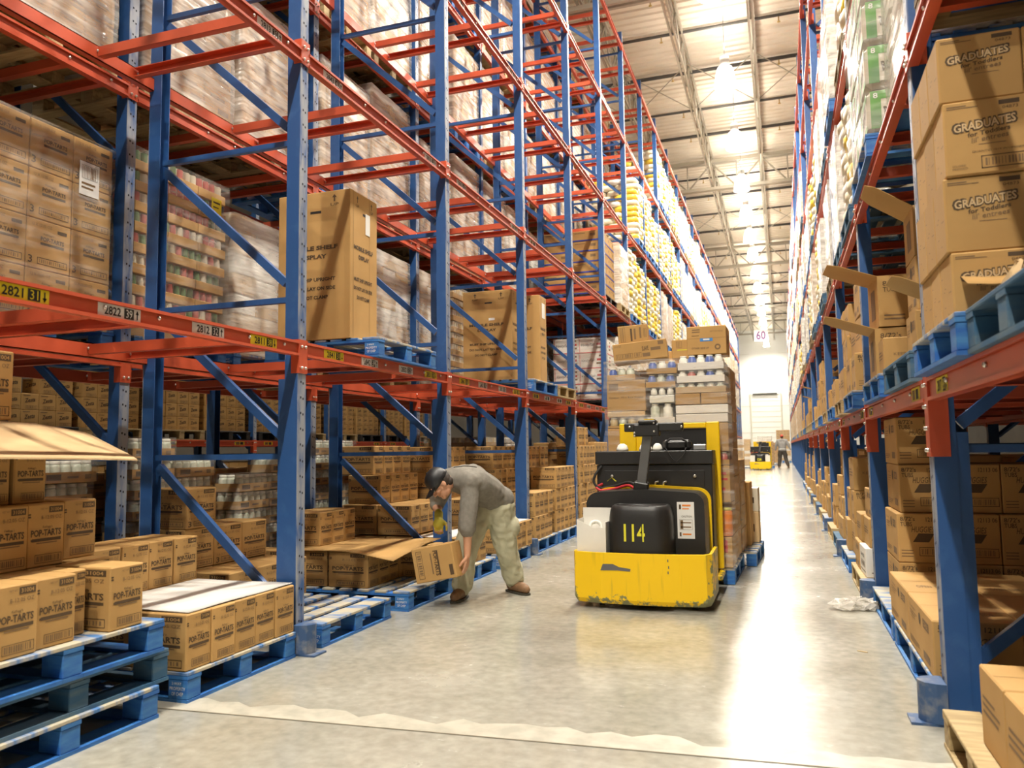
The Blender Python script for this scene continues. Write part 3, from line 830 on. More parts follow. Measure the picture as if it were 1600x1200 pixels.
# ---- goods of a unit load, as one mesh
def goods(kind, sx, sy, sz, seed):
    b = MB(); rg = random.Random(seed)
    def grid(cx, cy, lz, mats, jit, prn=None, chamfer=0.008):
        nx = max(2, round(sx / cx)); ny = max(2, round(sy / cy)); nz = max(2, round(sz / lz))
        wx, wy, wz = sx / nx, sy / ny, sz / nz
        for k in range(nz):
            for i in range(nx):
                for j in range(ny):
                    if 0 < i < nx - 1 and 0 < j < ny - 1 and k < nz - 1: continue
                    ox, oy = rg.uniform(-jit, jit), rg.uniform(-jit, jit)
                    x0 = -sx / 2 + i * wx + 0.002 + ox; y0 = -sy / 2 + j * wy + 0.002 + oy; z0 = k * wz
                    m = mats[(rg.randrange(len(mats)))]
                    b.box(x0, x0 + wx - 0.004, y0, y0 + wy - 0.004, z0 + 0.001, z0 + wz - 0.001, m, None, chamfer)
                    if prn: prn(x0, y0, z0, wx - 0.004, wy - 0.004, wz, i, j, nx, ny, k)
    if kind == 'brown':
        def prn(x, y, z, wx, wy, wz, i, j, nx, ny, k):
            for (o, u, W, ok) in (((x, y, z), (1, 0, 0), wx, j == 0), ((x + wx, y, z), (0, 1, 0), wy, i == nx - 1), ((x, y + wy, z), (0, -1, 0), wy, i == 0)):
                if ok:
                    f = Face(b, o, u, (0, 0, 1), W, wz); f.r(0.2, 0.75, 0.52, 0.62, 'ink_soft'); f.r(0.3, 0.68, 0.43, 0.47, 'ink_soft'); f.r(0.5, 0.9, 0.12, 0.28, 'ink_soft')
        grid(rg.choice((0.28, 0.38)), rg.choice((0.25, 0.33)), rg.choice((0.21, 0.26)), ['cardboard'], 0.003, prn)
    elif kind == 'stripe':
        def prn(x, y, z, wx, wy, wz, i, j, nx, ny, k):
            for (o, u, W, ok) in (((x, y, z), (1, 0, 0), wx, j == 0), ((x + wx, y, z), (0, 1, 0), wy, i == nx - 1), ((x, y + wy, z), (0, -1, 0), wy, i == 0)):
                if ok:
                    f = Face(b, o, u, (0, 0, 1), W, wz); f.r(0.0, 1.0, 0.02, 0.16, 'blue_ink'); f.r(0.62, 0.80, 0.5, 0.75, 'ink_soft'); f.r(0.1, 0.45, 0.75, 0.82, 'ink_soft')
        grid(0.55, 0.35, 0.2, ['cardboard'], 0.002, prn)
    elif kind == 'paper':
        grid(0.4, 0.24, 0.11, ['white_carton', 'bag_white', 'white_carton'], 0.012, None, 0.02)
    elif kind == 'pale':
        grid(0.38, 0.30, 0.17, ['cardboard_pale', 'white_carton', 'cardboard_pale'], 0.008, None, 0.01)
    elif kind == 'tray':
        lz = 0.155; nz = max(2, int(sz / lz)); lz = sz / nz
        pal = rg.choice((['can_red', 'can_green', 'can_cream'], ['can_cream', 'can_blue', 'can_cream'], ['can_amber', 'can_cream']))
        if seed == 33: pal = ['can_red', 'can_green', 'can_red', 'can_cream']
        for k in range(nz):
            ox, oy = rg.uniform(-.01, .01), rg.uniform(-.01, .01)
            nx, ny = 3, 3
            for i in range(nx):
                for j in range(ny):
                    if i == 1 and j == 1: continue
                    x0 = -sx / 2 + i * sx / nx + ox; y0 = -sy / 2 + j * sy / ny + oy
                    b.box(x0 + .003, x0 + sx / nx - .003, y0 + .003, y0 + sy / ny - .003, k * lz, k * lz + lz * 0.48, 'cardboard', None, 0.004)
                    b.box(x0 + .03, x0 + sx / nx - .03, y0 + .03, y0 + sy / ny - .03, k * lz + lz * 0.48, k * lz + lz * 0.96, 'can_cream')
            r = 0.037
            for (xa, ya, dxx, dyy, n) in ((-sx / 2, -sy / 2 + r + .004, 1, 0, int(sx / (2 * r))), (sx / 2 - r - .004, -sy / 2, 0, 1, int(sy / (2 * r))), (-sx / 2 + r + .004, -sy / 2, 0, 1, int(sy / (2 * r)))):
                for q in range(n):
                    px = xa + dxx * (2 * r * q + r) + ox; py = ya + dyy * (2 * r * q + r) + oy
                    m = rg.choice(pal)
                    vs = []; z0 = k * lz + lz * 0.3; z1 = k * lz + lz * 0.93
                    for zz in (z0, z1):
                        for a in range(7): vs.append((px + (r - .003) * math.cos(a * 0.8976), py + (r - .003) * math.sin(a * 0.8976), zz))
                    b.add(vs, [(a, (a + 1) % 7, 7 + (a + 1) % 7, 7 + a) for a in range(7)], m, True)
                    b.add(vs[7:], [tuple(range(7))], 'lid_steel')
    elif kind == 'bags':
        lz = 0.13; nz = int(sz / lz)
        mats = ['bag_yellow', 'bag_cream', 'bag_yellow', 'bag_white']
        for k in range(nz):
            nx, ny = (2, 3) if k % 2 else (3, 2)
            for i in range(nx):
                for j in range(ny):
                    if 0 < i < nx - 1 and 0 < j < ny - 1: continue
                    wx, wy = sx / nx, sy / ny
                    cx = -sx / 2 + (i + .5) * wx + rg.uniform(-.015, .015); cyy = -sy / 2 + (j + .5) * wy + rg.uniform(-.015, .015)
                    n0 = len(b.v); m = mats[(k + i + j) % 4] if rg.random() < .6 else 'bag_cream'
                    b.ball((cx, cyy, lz * (k + .5)), (1, 1, 1), m, None, 10, 5)
                    for q in range(n0, len(b.v)):
                        v = b.v[q]; d = [v[0] - cx, v[1] - cyy, v[2] - lz * (k + .5)]
                        d = [math.copysign(abs(t) ** 0.5, t) for t in d]
                        b.v[q] = (cx + d[0] * wx * .53, cyy + d[1] * wy * .53, max(0.001, lz * (k + .5) + d[2] * lz * .56))
    return b
LOADNAME = {'brown': 'carton_load', 'stripe': 'carton_load', 'paper': 'paper_pack_load', 'pale': 'carton_load', 'tray': 'tray_load', 'bags': 'bag_load'}
LOADWORD = {'brown': 'shrink-wrapped brown carton load', 'stripe': 'brown carton load with dark blue bands', 'paper': 'shrink-wrapped white pack load', 'pale': 'shrink-wrapped pale carton load', 'tray': 'shrink-wrapped tray load of cans', 'bags': 'stack of yellow and cream bags'}
CATW = {'brown': 'carton load', 'stripe': 'carton load', 'paper': 'pack load', 'pale': 'carton load', 'tray': 'can load', 'bags': 'bag load'}
def unit_load(kind, sx, sy, sz, seed, film):
    def make():
        t = thing(LOADNAME[kind], None, 'load')
        goods(kind, sx, sy, sz, seed).build('goods', t)
        if film: film_shell(sx, sy, sz, seed + 50, 0.010, film, 0.012).build('stretch_film', t)
        return t
    return make
def put_load(kind, var, x, y, z, label, group=None, film='film', h=None, sx=1.06, sy=0.98):
    sz = h or (1.22, 1.36, 1.48)[var % 3]
    f = None if kind == 'bags' else film
    return inst(('load', kind, var, sz, sx, sy, f), unit_load(kind, sx, sy, sz, var * 17 + len(kind), f), (x, y, z), 0, label, CATW[kind], group)

WL = {'L': 'left aisle rack', 'M': 'second rack on left', 'R': 'right aisle rack', 'N': 'far-left rack'}
def fill(row, i, k, slot, kind, var, x, ya, z, palk='dark', film='film', h=None, pitch=PITL, off=None):
    # a pallet and the load on it, at a slot (0 near, 1 far) of bay i, level k
    y = ya + (off if off is not None else (0.58 if slot == 0 else 1.70) * pitch / PITL)
    where = '%s bay, %s level up, %s slot, %s' % (ORD[i + 1], ORD[k + 1], ('near', 'far')[slot], WL[row])
    put_pallet(palk, x, y, z + 0.001, '%s, %s' % (PALWORD[palk], where), 1.12, 1.0, False, 0, 'pallets stored on the ' + WL[row])
    put_load(kind, var, x, y, z + 0.001 + PH + 0.001, '%s, %s' % (LOADWORD[kind], where), 'loads stored on the ' + WL[row], film, h)

def stock():
    rg = random.Random(21)
    # second rack on the left: every level full
    for i in range(0, 13):
        for k in range(5):
            for s in (0, 1):
                if k == 0 and i in (1, 2): continue
                z = LEVL[k]
                kind = rg.choice(('paper', 'brown', 'pale', 'brown', 'brown', 'pale', 'tray'))
                x = -4.93 + rg.uniform(-0.02, 0.03)
                fill('M', i, k, s, kind, rg.randrange(3), x, YM[i] + rg.uniform(-.02, .03), z, rg.choice(('wood', 'dark', 'wood', 'blue')), 'film_milky' if kind != 'tray' else 'film', rg.choice((1.3, 1.42, 1.5)) if k < 4 else 0.85)
    # left aisle rack further along
    for i in range(6, 26):
        for k in range(4):
            if k == 0 and (i < 7 or i > 13): continue
            if k == 1 and i < 6 or k == 2 and i < 7 or k == 3 and i < 9: continue
            for s in (0, 1):
                if i == 6 and k == 1 and s == 0: continue
                if k == 2 and i == 7 and s == 0: continue
                if i == 6 and (k == 0 or (k == 1 and s == 1 and False)): continue
                z = LEVL[k]
                if k == 2 and i in (7, 8, 9): kind = 'bags'
                elif k == 3 and i in (9, 10): kind = 'bags'
                elif k == 1: kind = {6: 'pale', 7: 'bags', 8: 'bags', 9: 'brown', 10: 'bags'}.get(i, rg.choice(('paper', 'bags', 'brown', 'pale')))
                else: kind = rg.choice(('paper', 'bags', 'pale', 'paper', 'brown'))
                fill('L', i, k, s, kind, rg.randrange(3), -3.42, YL[i] + rg.uniform(-.02, .02), z, rg.choice(('blue', 'wood', 'blue')), 'film_milky', rg.choice((1.2, 1.35, 1.45)))
    # right aisle rack
    for i in range(1, 21):
        for k in range(1, 5):
            if k == 3 and i < 6 or k == 4 and i < 9: continue
            if i == 1 and k == 1: continue
            for s in (0, 1):
                if i == 1 and k == 2 and s == 0: continue
                kind = rg.choice(('paper', 'bags', 'paper', 'bags', 'tray', 'pale', 'paper'))
                fill('R', i, k, s, kind, rg.randrange(3), 1.165 + rg.uniform(-.02, .03), YR[i] + rg.uniform(-.02, .02), LEVR[k], rg.choice(('blue', 'dark', 'old')), 'film_milky', rg.choice((1.02, 1.12, 1.2)), PITR)
    for i in range(9, 21):
        for s in (0, 1):
            fill('R', i, 0, s, rg.choice(('brown', 'pale', 'brown')), rg.randrange(3), 1.165, YR[i], LEVR[0], rg.choice(('blue', 'wood')), 'film', 1.2, PITR)
    # far-left rack beyond the next aisle: open stacks of small printed cartons
    def small_stack(nx, ny, nz, seed):
        def make():
            t = thing('carton_load', None, 'load'); rg2 = random.Random(seed)
            dx, dy, dz = 0.30, 0.24, 0.20
            b0 = MB(); e = carton_body(b0, dx, dy, dz)
            for fc in ('+x', '-y'):
                e[fc].t('Zesta', 0.2, 0.8, 0.42, 0.68, 'ink', 0.02, 0.3, 0.0016, 0.15); e[fc].bars(0.25, 0.9, 0.06, 0.26, 'ink', 4, 9); e[fc].r(0.1, 0.5, 0.85, 0.9, 'ink_soft')
            first = None
            for k in range(nz):
                for i in range(nx):
                    for j in range(ny):
                        if i < nx - 1 and 0 < j: continue
                        if k == nz - 1 and rg2.random() < 0.3: continue
                        if first is None: o = b0.build('carton', t); first = o
                        else: o = first.copy(); COL.objects.link(o); adopt(o, t)
                        o.location = ((i - (nx - 1) / 2) * (dx + .003), (j - (ny - 1) / 2) * (dy + .003), k * (dz + .001))
            return t
        return make
    for i in range(0, 6):
        for s in (0, 1):
            y = YN[i] + (0.58 if s == 0 else 1.70)
            where = '%s bay, %s slot, far-left rack past the next aisle' % (ORD[i + 1], ('near', 'far')[s])
            put_pallet('black' if (i + s) % 2 else 'wood', -9.16, y, 1.461, '%s, %s' % (PALWORD['black' if (i + s) % 2 else 'wood'], where), 1.12, 1.0, False, 0, 'pallets on the far-left rack')
            inst(('small', (i + s) % 3), small_stack(3, 4, (4, 3, 5)[(i + s) % 3], i), (-9.16, y, 1.615), 0, 'stack of small printed brown cartons, ' + where, 'carton load', 'loads on the far-left rack')
            put_load('brown', (i + s) % 3, -9.16, y, 3.41, 'brown carton load high up, ' + where, 'loads on the far-left rack', None, 1.36)
            put_load('brown', (i + s + 1) % 3, -9.16, y, 0.001, 'brown carton load on the floor, ' + where, 'loads on the far-left rack', None, 1.10)
    # rack behind the right rack, barely seen in its shade
    for i in range(0, 4):
        for k, z in enumerate((0.0, LEVR[0], LEVR[1])):
            for s in (0, 1):
                y = YQ[i] + (0.70 if s == 0 else 2.03)
                where = '%s bay, %s, %s slot, rack behind right rack' % (ORD[i + 1], ('floor', 'first level up', 'second level up')[k], ('near', 'far')[s])
                put_load('brown', (i + s) % 3, 2.62, y, z + 0.002, 'brown carton load, ' + where, 'loads behind the right rack', None, 1.1 if k == 0 else 1.2)
stock()

# ------------------------------------------------------------------ stock on the floor, left side
PD = (0.36, 0.185, 0.283)      # small pastry carton
PW = (0.36, 0.305, 0.283)      # wide pastry carton
def row_of(x, ys, z, dims, fmt, side='+x', three=False, code='31004', jit=0.004, seed=1):
    rg = random.Random(seed)
    for n, y in enumerate(ys):
        put_pastry(x + rg.uniform(-jit, jit) * 2, y, z, dims, fmt % ORD[n + 1], side, three, rg.uniform(-0.012, 0.012), code)
def run(y0, n, w): return [y0 + w * (i + 0.5) for i in range(n)]
def sheet_obj(name, grid, t, mat, label, cat):
    b = MB(); b.sheet(grid, t, mat); o = b.build(name); tag(o, label, cat); return o

def floor_left():
    z1 = PH + 0.001
    # A: three stacked pallets nearest the camera
    put_pallet('blue', -3.43, 2.60, 0.0, 'blue wooden pallet at the bottom of the three-pallet stack', 1.14, 0.98, True)
    put_pallet('old', -3.44, 2.655, z1, 'chipped blue pallet in the middle of the three-pallet stack', 1.12, 1.03, True)
    put_pallet('blue', -3.43, 2.60, 2 * z1, 'blue wooden pallet on top of the three-pallet stack, under cartons', 1.14, 1.03, True)
    zA = 3 * z1
    A = (0.36, 0.195, 0.285)
    xs = -2.875 - 0.18
    for n, (y, dx) in enumerate(((2.145, 0), (2.345, -0.01), (2.545, -0.03), (2.702, -0.10), (2.893, 0))):
        dims = A if n != 3 else (0.20, 0.112, 0.285)
        if n == 3: dx += 0.08
        put_pastry(xs + dx, y, zA, dims, 'brown printed carton, %s from left end, front row on the three-pallet stack' % ORD[n + 1])
    row_of(-3.20 - 0.19, [2.15, 2.35, 2.552, 2.752, 3.02], zA + 0.0, A, 'brown printed carton, %s from left, behind front row, base tier, three-pallet stack', seed=4)
    put_pastry(-3.31 - 0.19, 3.03, zA + 0.286, A, 'brown printed carton, set back at the right end of second tier, three-pallet stack')
    row_of(-3.20 - 0.19, [2.15, 2.35, 2.552, 2.752], zA + 0.286, A, 'brown printed carton, %s from left, second tier, rear of three-pallet stack', seed=5)
    row_of(-3.29 - 0.19, [2.15, 2.35, 2.552, 2.73], zA + 0.572, (0.36, 0.165, 0.255), 'brown printed carton, %s from left, third tier under the raised cardboard sheet', seed=6)
    row_of(-3.20 - 0.575, [2.15, 2.35, 2.552, 2.752, 2.955], zA, A, 'brown printed carton, %s from left, back row, base tier, three-pallet stack', seed=7)
    row_of(-3.20 - 0.575, [2.15, 2.35, 2.552, 2.752], zA + 0.286, A, 'brown printed carton, %s from left, back row, second tier, three-pallet stack', seed=8)
    put_pastry(-3.70, 2.74, 1.427, (0.20, 0.25, 0.34), 'tall brown printed carton on the raised cardboard sheet at left edge')
    # sheet of cardboard lying on the third tier, front edge drooping, corner curled
    g = []
    for i in range(9):
        r = []
        for j in range(7):
            u = i / 8; v = j / 6
            y = 2.04 + (1.26 - 0.28 * v ** 1.5) * u; x = -3.60 + 0.64 * v
            z = 1.418 - 0.165 * v ** 0.9 - 0.03 * u * v - 0.16 * max(0, u - 0.72) * (1 - v) + 0.004 * math.sin(6 * v + 2 * u)
            r.append((x, y, z))
        g.append(r)
    sheet_obj('cardboard_sheet', g, 0.005, 'cardboard_pale', 'bent cardboard sheet lying on top of the tall carton stack at left', 'cardboard sheet')
    # B: second pallet, white slip sheet over one tier
    put_pallet('blue', -3.44, 3.755, 0.0, 'blue wooden pallet under the cartons with a white slip sheet', 1.14, 0.93, True)
    row_of(-2.885 - 0.18, run(3.292, 5, 0.185), z1, PD, 'brown printed carton, %s from left, front row under the white slip sheet', seed=11)
    row_of(-2.885 - 0.545, run(3.292, 5, 0.185), z1, PD, 'brown printed carton, %s from left, middle row under the white slip sheet', seed=12)
    row_of(-2.885 - 0.92, run(3.292, 5, 0.185), z1, PD, 'brown printed carton, %s from left, rear row, base tier, slip sheet pallet', seed=13)
    row_of(-2.885 - 0.92, run(3.40, 4, 0.205), z1 + 0.285, (0.36, 0.20, 0.283), 'brown printed carton, %s from left, second tier behind the white slip sheet', seed=14, code='15404')
    g = [[(-3.60 + 0.70 * j / 6, 3.30 + 0.90 * i / 8 + 0.02 * j / 6, z1 + 0.291 + 0.004 * math.sin(5 * i / 8 + 3 * j / 6) ** 2) for j in range(7)] for i in range(9)]
    sheet_obj('slip_sheet', g, 0.003, 'paper', 'white slip sheet lying over a single tier of cartons', 'slip sheet')
    # C: empty pallet with cartons on its rear part
    put_pallet('blue', -3.40, 4.92, 0.0, 'half-empty worn blue pallet beside the rack post guard', 1.14, 0.94, True)
    row_of(-3.58 - 0.18, run(4.47, 3, 0.307), z1, PW, 'wide brown printed carton, %s from left, low step on the half-empty pallet', three=True, seed=15)
    row_of(-3.955 - 0.18, run(4.16, 4, 0.307)[1:], z1, PW, 'wide brown printed carton, %s from left, base of rear stack, half-empty pallet', three=True, seed=16)
    row_of(-3.955 - 0.18, run(4.47, 3, 0.307), z1 + 0.285, PW, 'wide brown printed carton, %s from left, second tier, rear of half-empty pallet', three=True, seed=17)
    put_pastry(-3.945 - 0.18, 4.63, z1 + 0.57, PW, 'wide brown printed carton alone on the third tier, rear of half-empty pallet', '+x', True)
    # D: pallet being picked
    put_pallet('blue', -3.37, 6.06, 0.0, 'blue wooden pallet the bending worker is picking from', 1.14, 0.88, True)
    for c, (x, nm) in enumerate(((-3.375, 'front'), (-3.742, 'middle'))):
        row_of(x, run(5.665, 4, 0.187), z1, PD, 'brown printed carton, %s from left, ' + nm + ' row under the brown slip sheet', seed=20 + c)
    row_of(-3.945, run(5.86, 3, 0.20), z1 + 0.296, (0.36, 0.195, 0.283), 'brown printed carton, %s from left, on the brown slip sheet', seed=23)
    put_pastry(-4.107, 5.72, z1, PD, 'brown printed carton at rear corner of the picked pallet', '+x')
    put_pastry(-4.107, 6.30, z1, PD, 'brown printed carton at far rear corner of the picked pallet', '+x')
    put_pastry(-3.06, 6.38, z1, PD, 'brown printed carton at far front corner of the picked pallet, beside worker', '+x')
    g = []
    for i in range(10):
        r = []
        for j in range(8):
            u = i / 9; v = j / 7
            x = -3.93 + 0.98 * v; y = 5.60 + 0.92 * u + 0.05 * v
            z = z1 + 0.2945 + max(0, v - 0.60) * (-0.16 + 0.24 * u) * (1 if u < 0.65 else 0.4) + 0.003 * math.sin(7 * u + 3 * v) ** 2
            r.append((x, y, z))
        g.append(r)
    sheet_obj('cardboard_sheet', g, 0.004, 'cardboard', 'brown cardboard slip sheet bending off the pallet the worker picks', 'cardboard sheet')
    # E and F: pallets behind the worker
    put_pallet('blue', -3.40, 7.225, 0.0, 'blue wooden pallet just behind the bending worker', 1.14, 0.94, True)
    put_pallet('blue', -3.37, 8.30, 0.0, 'blue wooden pallet under a short carton row right of the worker', 1.14, 0.94, True)
    row_of(-3.06, run(6.78, 4, 0.187), z1, PD, 'brown printed carton, %s from left, front row directly behind the worker', seed=30)
    row_of(-3.43, run(6.78, 5, 0.187), z1, PD, 'brown printed carton, %s from left, second row behind the worker', seed=31)
    row_of(-3.80, run(6.78, 5, 0.187), z1, PD, 'brown printed carton, %s from left, rear row base, behind the worker', seed=32)
    row_of(-3.53, run(6.78, 5, 0.187), z1 + 0.297, PD, 'brown printed carton, %s from left, second tier behind the worker', seed=33)
    row_of(-3.90, run(6.78, 5, 0.187), z1 + 0.297, PD, 'brown printed carton, %s from left, rear of second tier behind worker', seed=36)
    row_of(-3.90, run(6.86, 4, 0.205), z1 + 0.581, (0.36, 0.20, 0.283), 'brown printed carton, %s from left, third tier behind the worker', seed=34)
    row_of(-4.00, run(6.90, 4, 0.205), z1 + 0.866, (0.36, 0.20, 0.283), 'brown printed carton, %s from left, top tier behind the worker', seed=35)
    g = [[(-3.30 + 0.36 * j / 3, 6.79 + 0.74 * i / 4, z1 + 0.289) for j in range(4)] for i in range(5)]
    sheet_obj('slip_sheet', g, 0.003, 'paper', 'white slip sheet on low cartons behind the worker', 'slip sheet')
    row_of(-2.98, run(7.87, 5, 0.187), z1, PD, 'brown printed carton, %s from left, low front row right of the worker', seed=40)
    g = [[(-3.16 + 0.34 * j / 3, 7.86 + 0.92 * i / 4, z1 + 0.289) for j in range(4)] for i in range(5)]
    sheet_obj('slip_sheet', g, 0.003, 'paper', 'white slip sheet on the low carton row right of the worker', 'slip sheet')
    row_of(-3.40, run(7.87, 3, 0.307), z1, PW, 'wide brown printed carton, %s from left, second row right of worker', seed=41)
    row_of(-3.40, run(7.87, 3, 0.307), z1 + 0.285, PW, 'wide brown printed carton, %s from left, second tier right of worker', seed=42)
    row_of(-3.775, run(7.87, 5, 0.187), z1 + 0.285, PD, 'brown printed carton, %s from left, rear of second tier right of worker', seed=47)
    row_of(-3.775, run(7.87, 5, 0.187), z1, PD, 'brown printed carton, %s from left, rear row base right of worker', seed=43)
    row_of(-3.70, run(7.87, 5, 0.187), z1 + 0.570, PD, 'brown printed carton, %s from left, third tier right of worker', seed=44)
    row_of(-3.80, run(7.87, 5, 0.187), z1 + 0.855, PD, 'brown printed carton, %s from left, top tier right of worker', seed=45)
    # G, H: next bay
    put_pallet('blue', -3.40, 9.58, 0.0, 'blue wooden pallet of the stepped carton stack past the worker', 1.14, 0.94, False)
    put_pallet('blue', -3.40, 10.62, 0.0, 'blue wooden pallet of the tall carton wall beside the truck', 1.14, 0.98, False)
    for k in range(2):
        row_of(-3.03, run(9.13, 4, 0.187), z1 + 0.285 * k, PD, 'brown printed carton, %s from left, ' + ('base', 'second')[k] + ' tier, stepped stack past the worker', seed=50 + k)
    for k in range(4):
        row_of(-3.40 - 0.06 * k, run(9.13, 5, 0.187), z1 + 0.285 * k, PD, 'brown printed carton, %s from left, ' + ('base', 'second', 'third', 'top')[k] + ' tier, back of stepped stack', seed=53 + k)
    for k in range(3):
        row_of(-3.04, run(10.10, 5, 0.20), z1 + 0.285 * k, (0.36, 0.195, 0.283), 'brown printed carton, %s from left, ' + ('base', 'second', 'third')[k] + ' tier, tall wall beside truck', seed=60 + k)
    row_of(-3.44, run(10.10, 5, 0.20), z1 + 0.855, (0.36, 0.195, 0.283), 'brown printed carton, %s from left, set-back fourth tier, tall wall beside truck', seed=64)
    for k in range(3): row_of(-3.42, run(10.10, 5, 0.20), z1 + 0.285 * k, (0.36, 0.195, 0.283), 'brown printed carton, %s from left, back row, ' + ('base', 'second', 'third')[k] + ' tier, tall wall', seed=66 + k)
    g = [[(-3.55 + 0.72 * j / 5, 9.66 + 0.50 * i / 5 + 0.5, z1 + 0.861 + 0.012 * math.sin(i)) for j in range(6)] for i in range(6)]
    # I: last stack, four tiers with one more on top
    put_pallet('blue', -3.40, 12.0, 0.0, 'blue wooden pallet of the four-tier stack left of the truck', 1.14, 0.98, False)
    for k in range(4):
        row_of(-3.06, run(11.52, 5, 0.20), z1 + 0.285 * k, (0.36, 0.195, 0.283), 'brown printed carton, %s from left, ' + ('base', 'second', 'third', 'fourth')[k] + ' tier, four-tier stack by truck', seed=70 + k)
    row_of(-3.10, run(11.62, 3, 0.20), z1 + 1.14, (0.36, 0.195, 0.283), 'brown printed carton, %s of three alone on the four-tier stack', seed=75)
    put_load('brown', 1, -3.42, 13.08, PH + 0.002, 'brown carton load on the floor past the four-tier stack', 'floor loads on the left', None, 1.2, 1.06, 0.98)
    put_pallet('blue', -3.42, 13.08, 0.0, 'blue wooden pallet on the floor past the four-tier stack', 1.12, 1.0)
    for i in range(6, 25):
        for s in (0, 1):
            y = YL[i] + (0.58 if s == 0 else 1.70)
            w = '%s bay, %s slot, floor of left aisle rack' % (ORD[i + 1], ('near', 'far')[s])
            put_pallet('blue', -3.42, y, 0.0, 'blue wooden pallet, ' + w, 1.12, 1.0, False, 0, 'floor pallets on the left')
            put_load(('brown', 'tray', 'pale')[(i + s) % 3], (i * 2 + s) % 3, -3.42, y, PH + 0.001, LOADWORD[('brown', 'tray', 'pale')[(i + s) % 3]] + ', ' + w, 'floor loads on the left', 'film', 1.3)
floor_left()

# ------------------------------------------------------------------ trays of jars on the floor of the second rack
def jar_tray(cols, rows, front_cols):
    dx, dy, h = rows * 0.082 + 0.012, cols * 0.082 + 0.012, 0.168
    def make():
        t = thing('jar_tray', None, 'tray')
        b = MB(); b.box(-dx / 2, dx / 2, -dy / 2, dy / 2, 0, 0.006, 'cardboard')
        for (x0, x1, y0, y1) in ((-dx / 2, dx / 2, -dy / 2, -dy / 2 + .004), (-dx / 2, dx / 2, dy / 2 - .004, dy / 2), (-dx / 2, -dx / 2 + .004, -dy / 2 + .004, dy / 2 - .004), (dx / 2 - .004, dx / 2, -dy / 2 + .004, dy / 2 - .004)):
            b.box(x0, x1, y0, y1, 0.006, 0.07, 'cardboard')
        f = Face(b, (dx / 2, -dy / 2, 0), (0, 1, 0), (0, 0, 1), dy, 0.07); f.r(0.08, 0.34, 0.25, 0.8, 'ink'); f.r(0.45, 0.66, 0.4, 0.6, 'ink_soft'); f.r(0.78, 0.9, 0.3, 0.75, 'ink_soft')
        b.build('tray', t)
        j = MB(); j.lathe([(0.034, 0.007), (0.0385, 0.02), (0.0385, 0.10), (0.032, 0.122)], 'jar_white', 10); j.lathe([(0.0388, 0.035), (0.0391, 0.04), (0.0391, 0.06), (0.0388, 0.065)], 'jar_green', 10); j.lathe([(0.033, 0.122), (0.034, 0.124), (0.034, 0.142), (0.031, 0.144)], 'foam_white', 10)
        first = None
        for c in range(cols):
            for r in range(rows):
                if r > 0 and c > 0: continue
                if first is None: o = j.build('jar', t); first = o
                else: o = first.copy(); COL.objects.link(o); adopt(o, t)
                o.location = (dx / 2 - 0.047 - r * 0.082, -dy / 2 + 0.047 + c * 0.082, 0)
        b = MB(); b.box(-dx / 2 + .05, dx / 2 - .09, -dy / 2 + .09, dy / 2 - .05, 0.007, 0.14, 'jar_white'); b.build('jar_block', t)
        b = film_shell(dx, dy, 0.147, 5, 0.003, 'film', 0.004); b.build('shrink_film', t)
        return t
    return make, dx, dy
def jars():
    mk, dx, dy = jar_tray(5, 3, 5)
    stacks = [('nearest', 3.30, 4.24, 8, -4.46), ('middle', 4.50, 5.42, 8, -4.46), ('third', 5.62, 6.52, 8, -4.42), ('fourth', 6.80, 7.70, 8, -4.46)]
    rg = random.Random(5)
    for nm, y0, y1, n, xf in stacks:
        put_pallet('wood', xf - 0.56, (y0 + y1) / 2, 0.0, 'bare wood pallet under the %s jar tray stack, floor of second rack' % nm, 1.12, 0.96)
        for k in range(n):
            for c in range(2):
                if nm == 'third' and (k > 5 and c == 0 or k > 6): continue
                if nm == 'nearest' and k > 6: continue
                if nm == 'middle' and k == 7 and c == 1: continue
                inst('jartray', mk, (xf - dx / 2 - rg.uniform(0, .03), y0 + dy / 2 + c * (dy + 0.012) + rg.uniform(-.006, .006) + 0.03, PH + 0.001 + k * 0.153), 0,
                     'wrapped tray of jars, %s tier up, %s side, %s jar stack under second rack' % (ORD[k + 1], ('near', 'far')[c], nm), 'jar tray', 'wrapped trays of jars')
        put_load('brown', 0, xf - 0.80, (y0 + y1) / 2, PH + 0.001, 'brown carton block behind the %s jar stack' % nm, 'goods behind the jar trays', None, 0.95, 0.60, 0.9)
    for i in range(4, 12):
        for s in (0, 1):
            y = YM[i] + (0.58 if s == 0 else 1.70)
            w = '%s bay, %s slot, floor of second rack' % (ORD[i + 1], ('near', 'far')[s])
            put_pallet('wood', -4.95, y, 0.0, 'bare wood pallet, ' + w, 1.12, 1.0, False, 0, 'floor pallets of the second rack')
            kd = ('tray', 'brown', 'tray', 'paper')[(i * 2 + s) % 4]
            put_load(kd, i % 3, -4.95, y, PH + 0.001, LOADWORD[kd] + ', ' + w, 'floor loads of the second rack', 'film', (1.15, 0.9, 1.3)[i % 3])
jars()

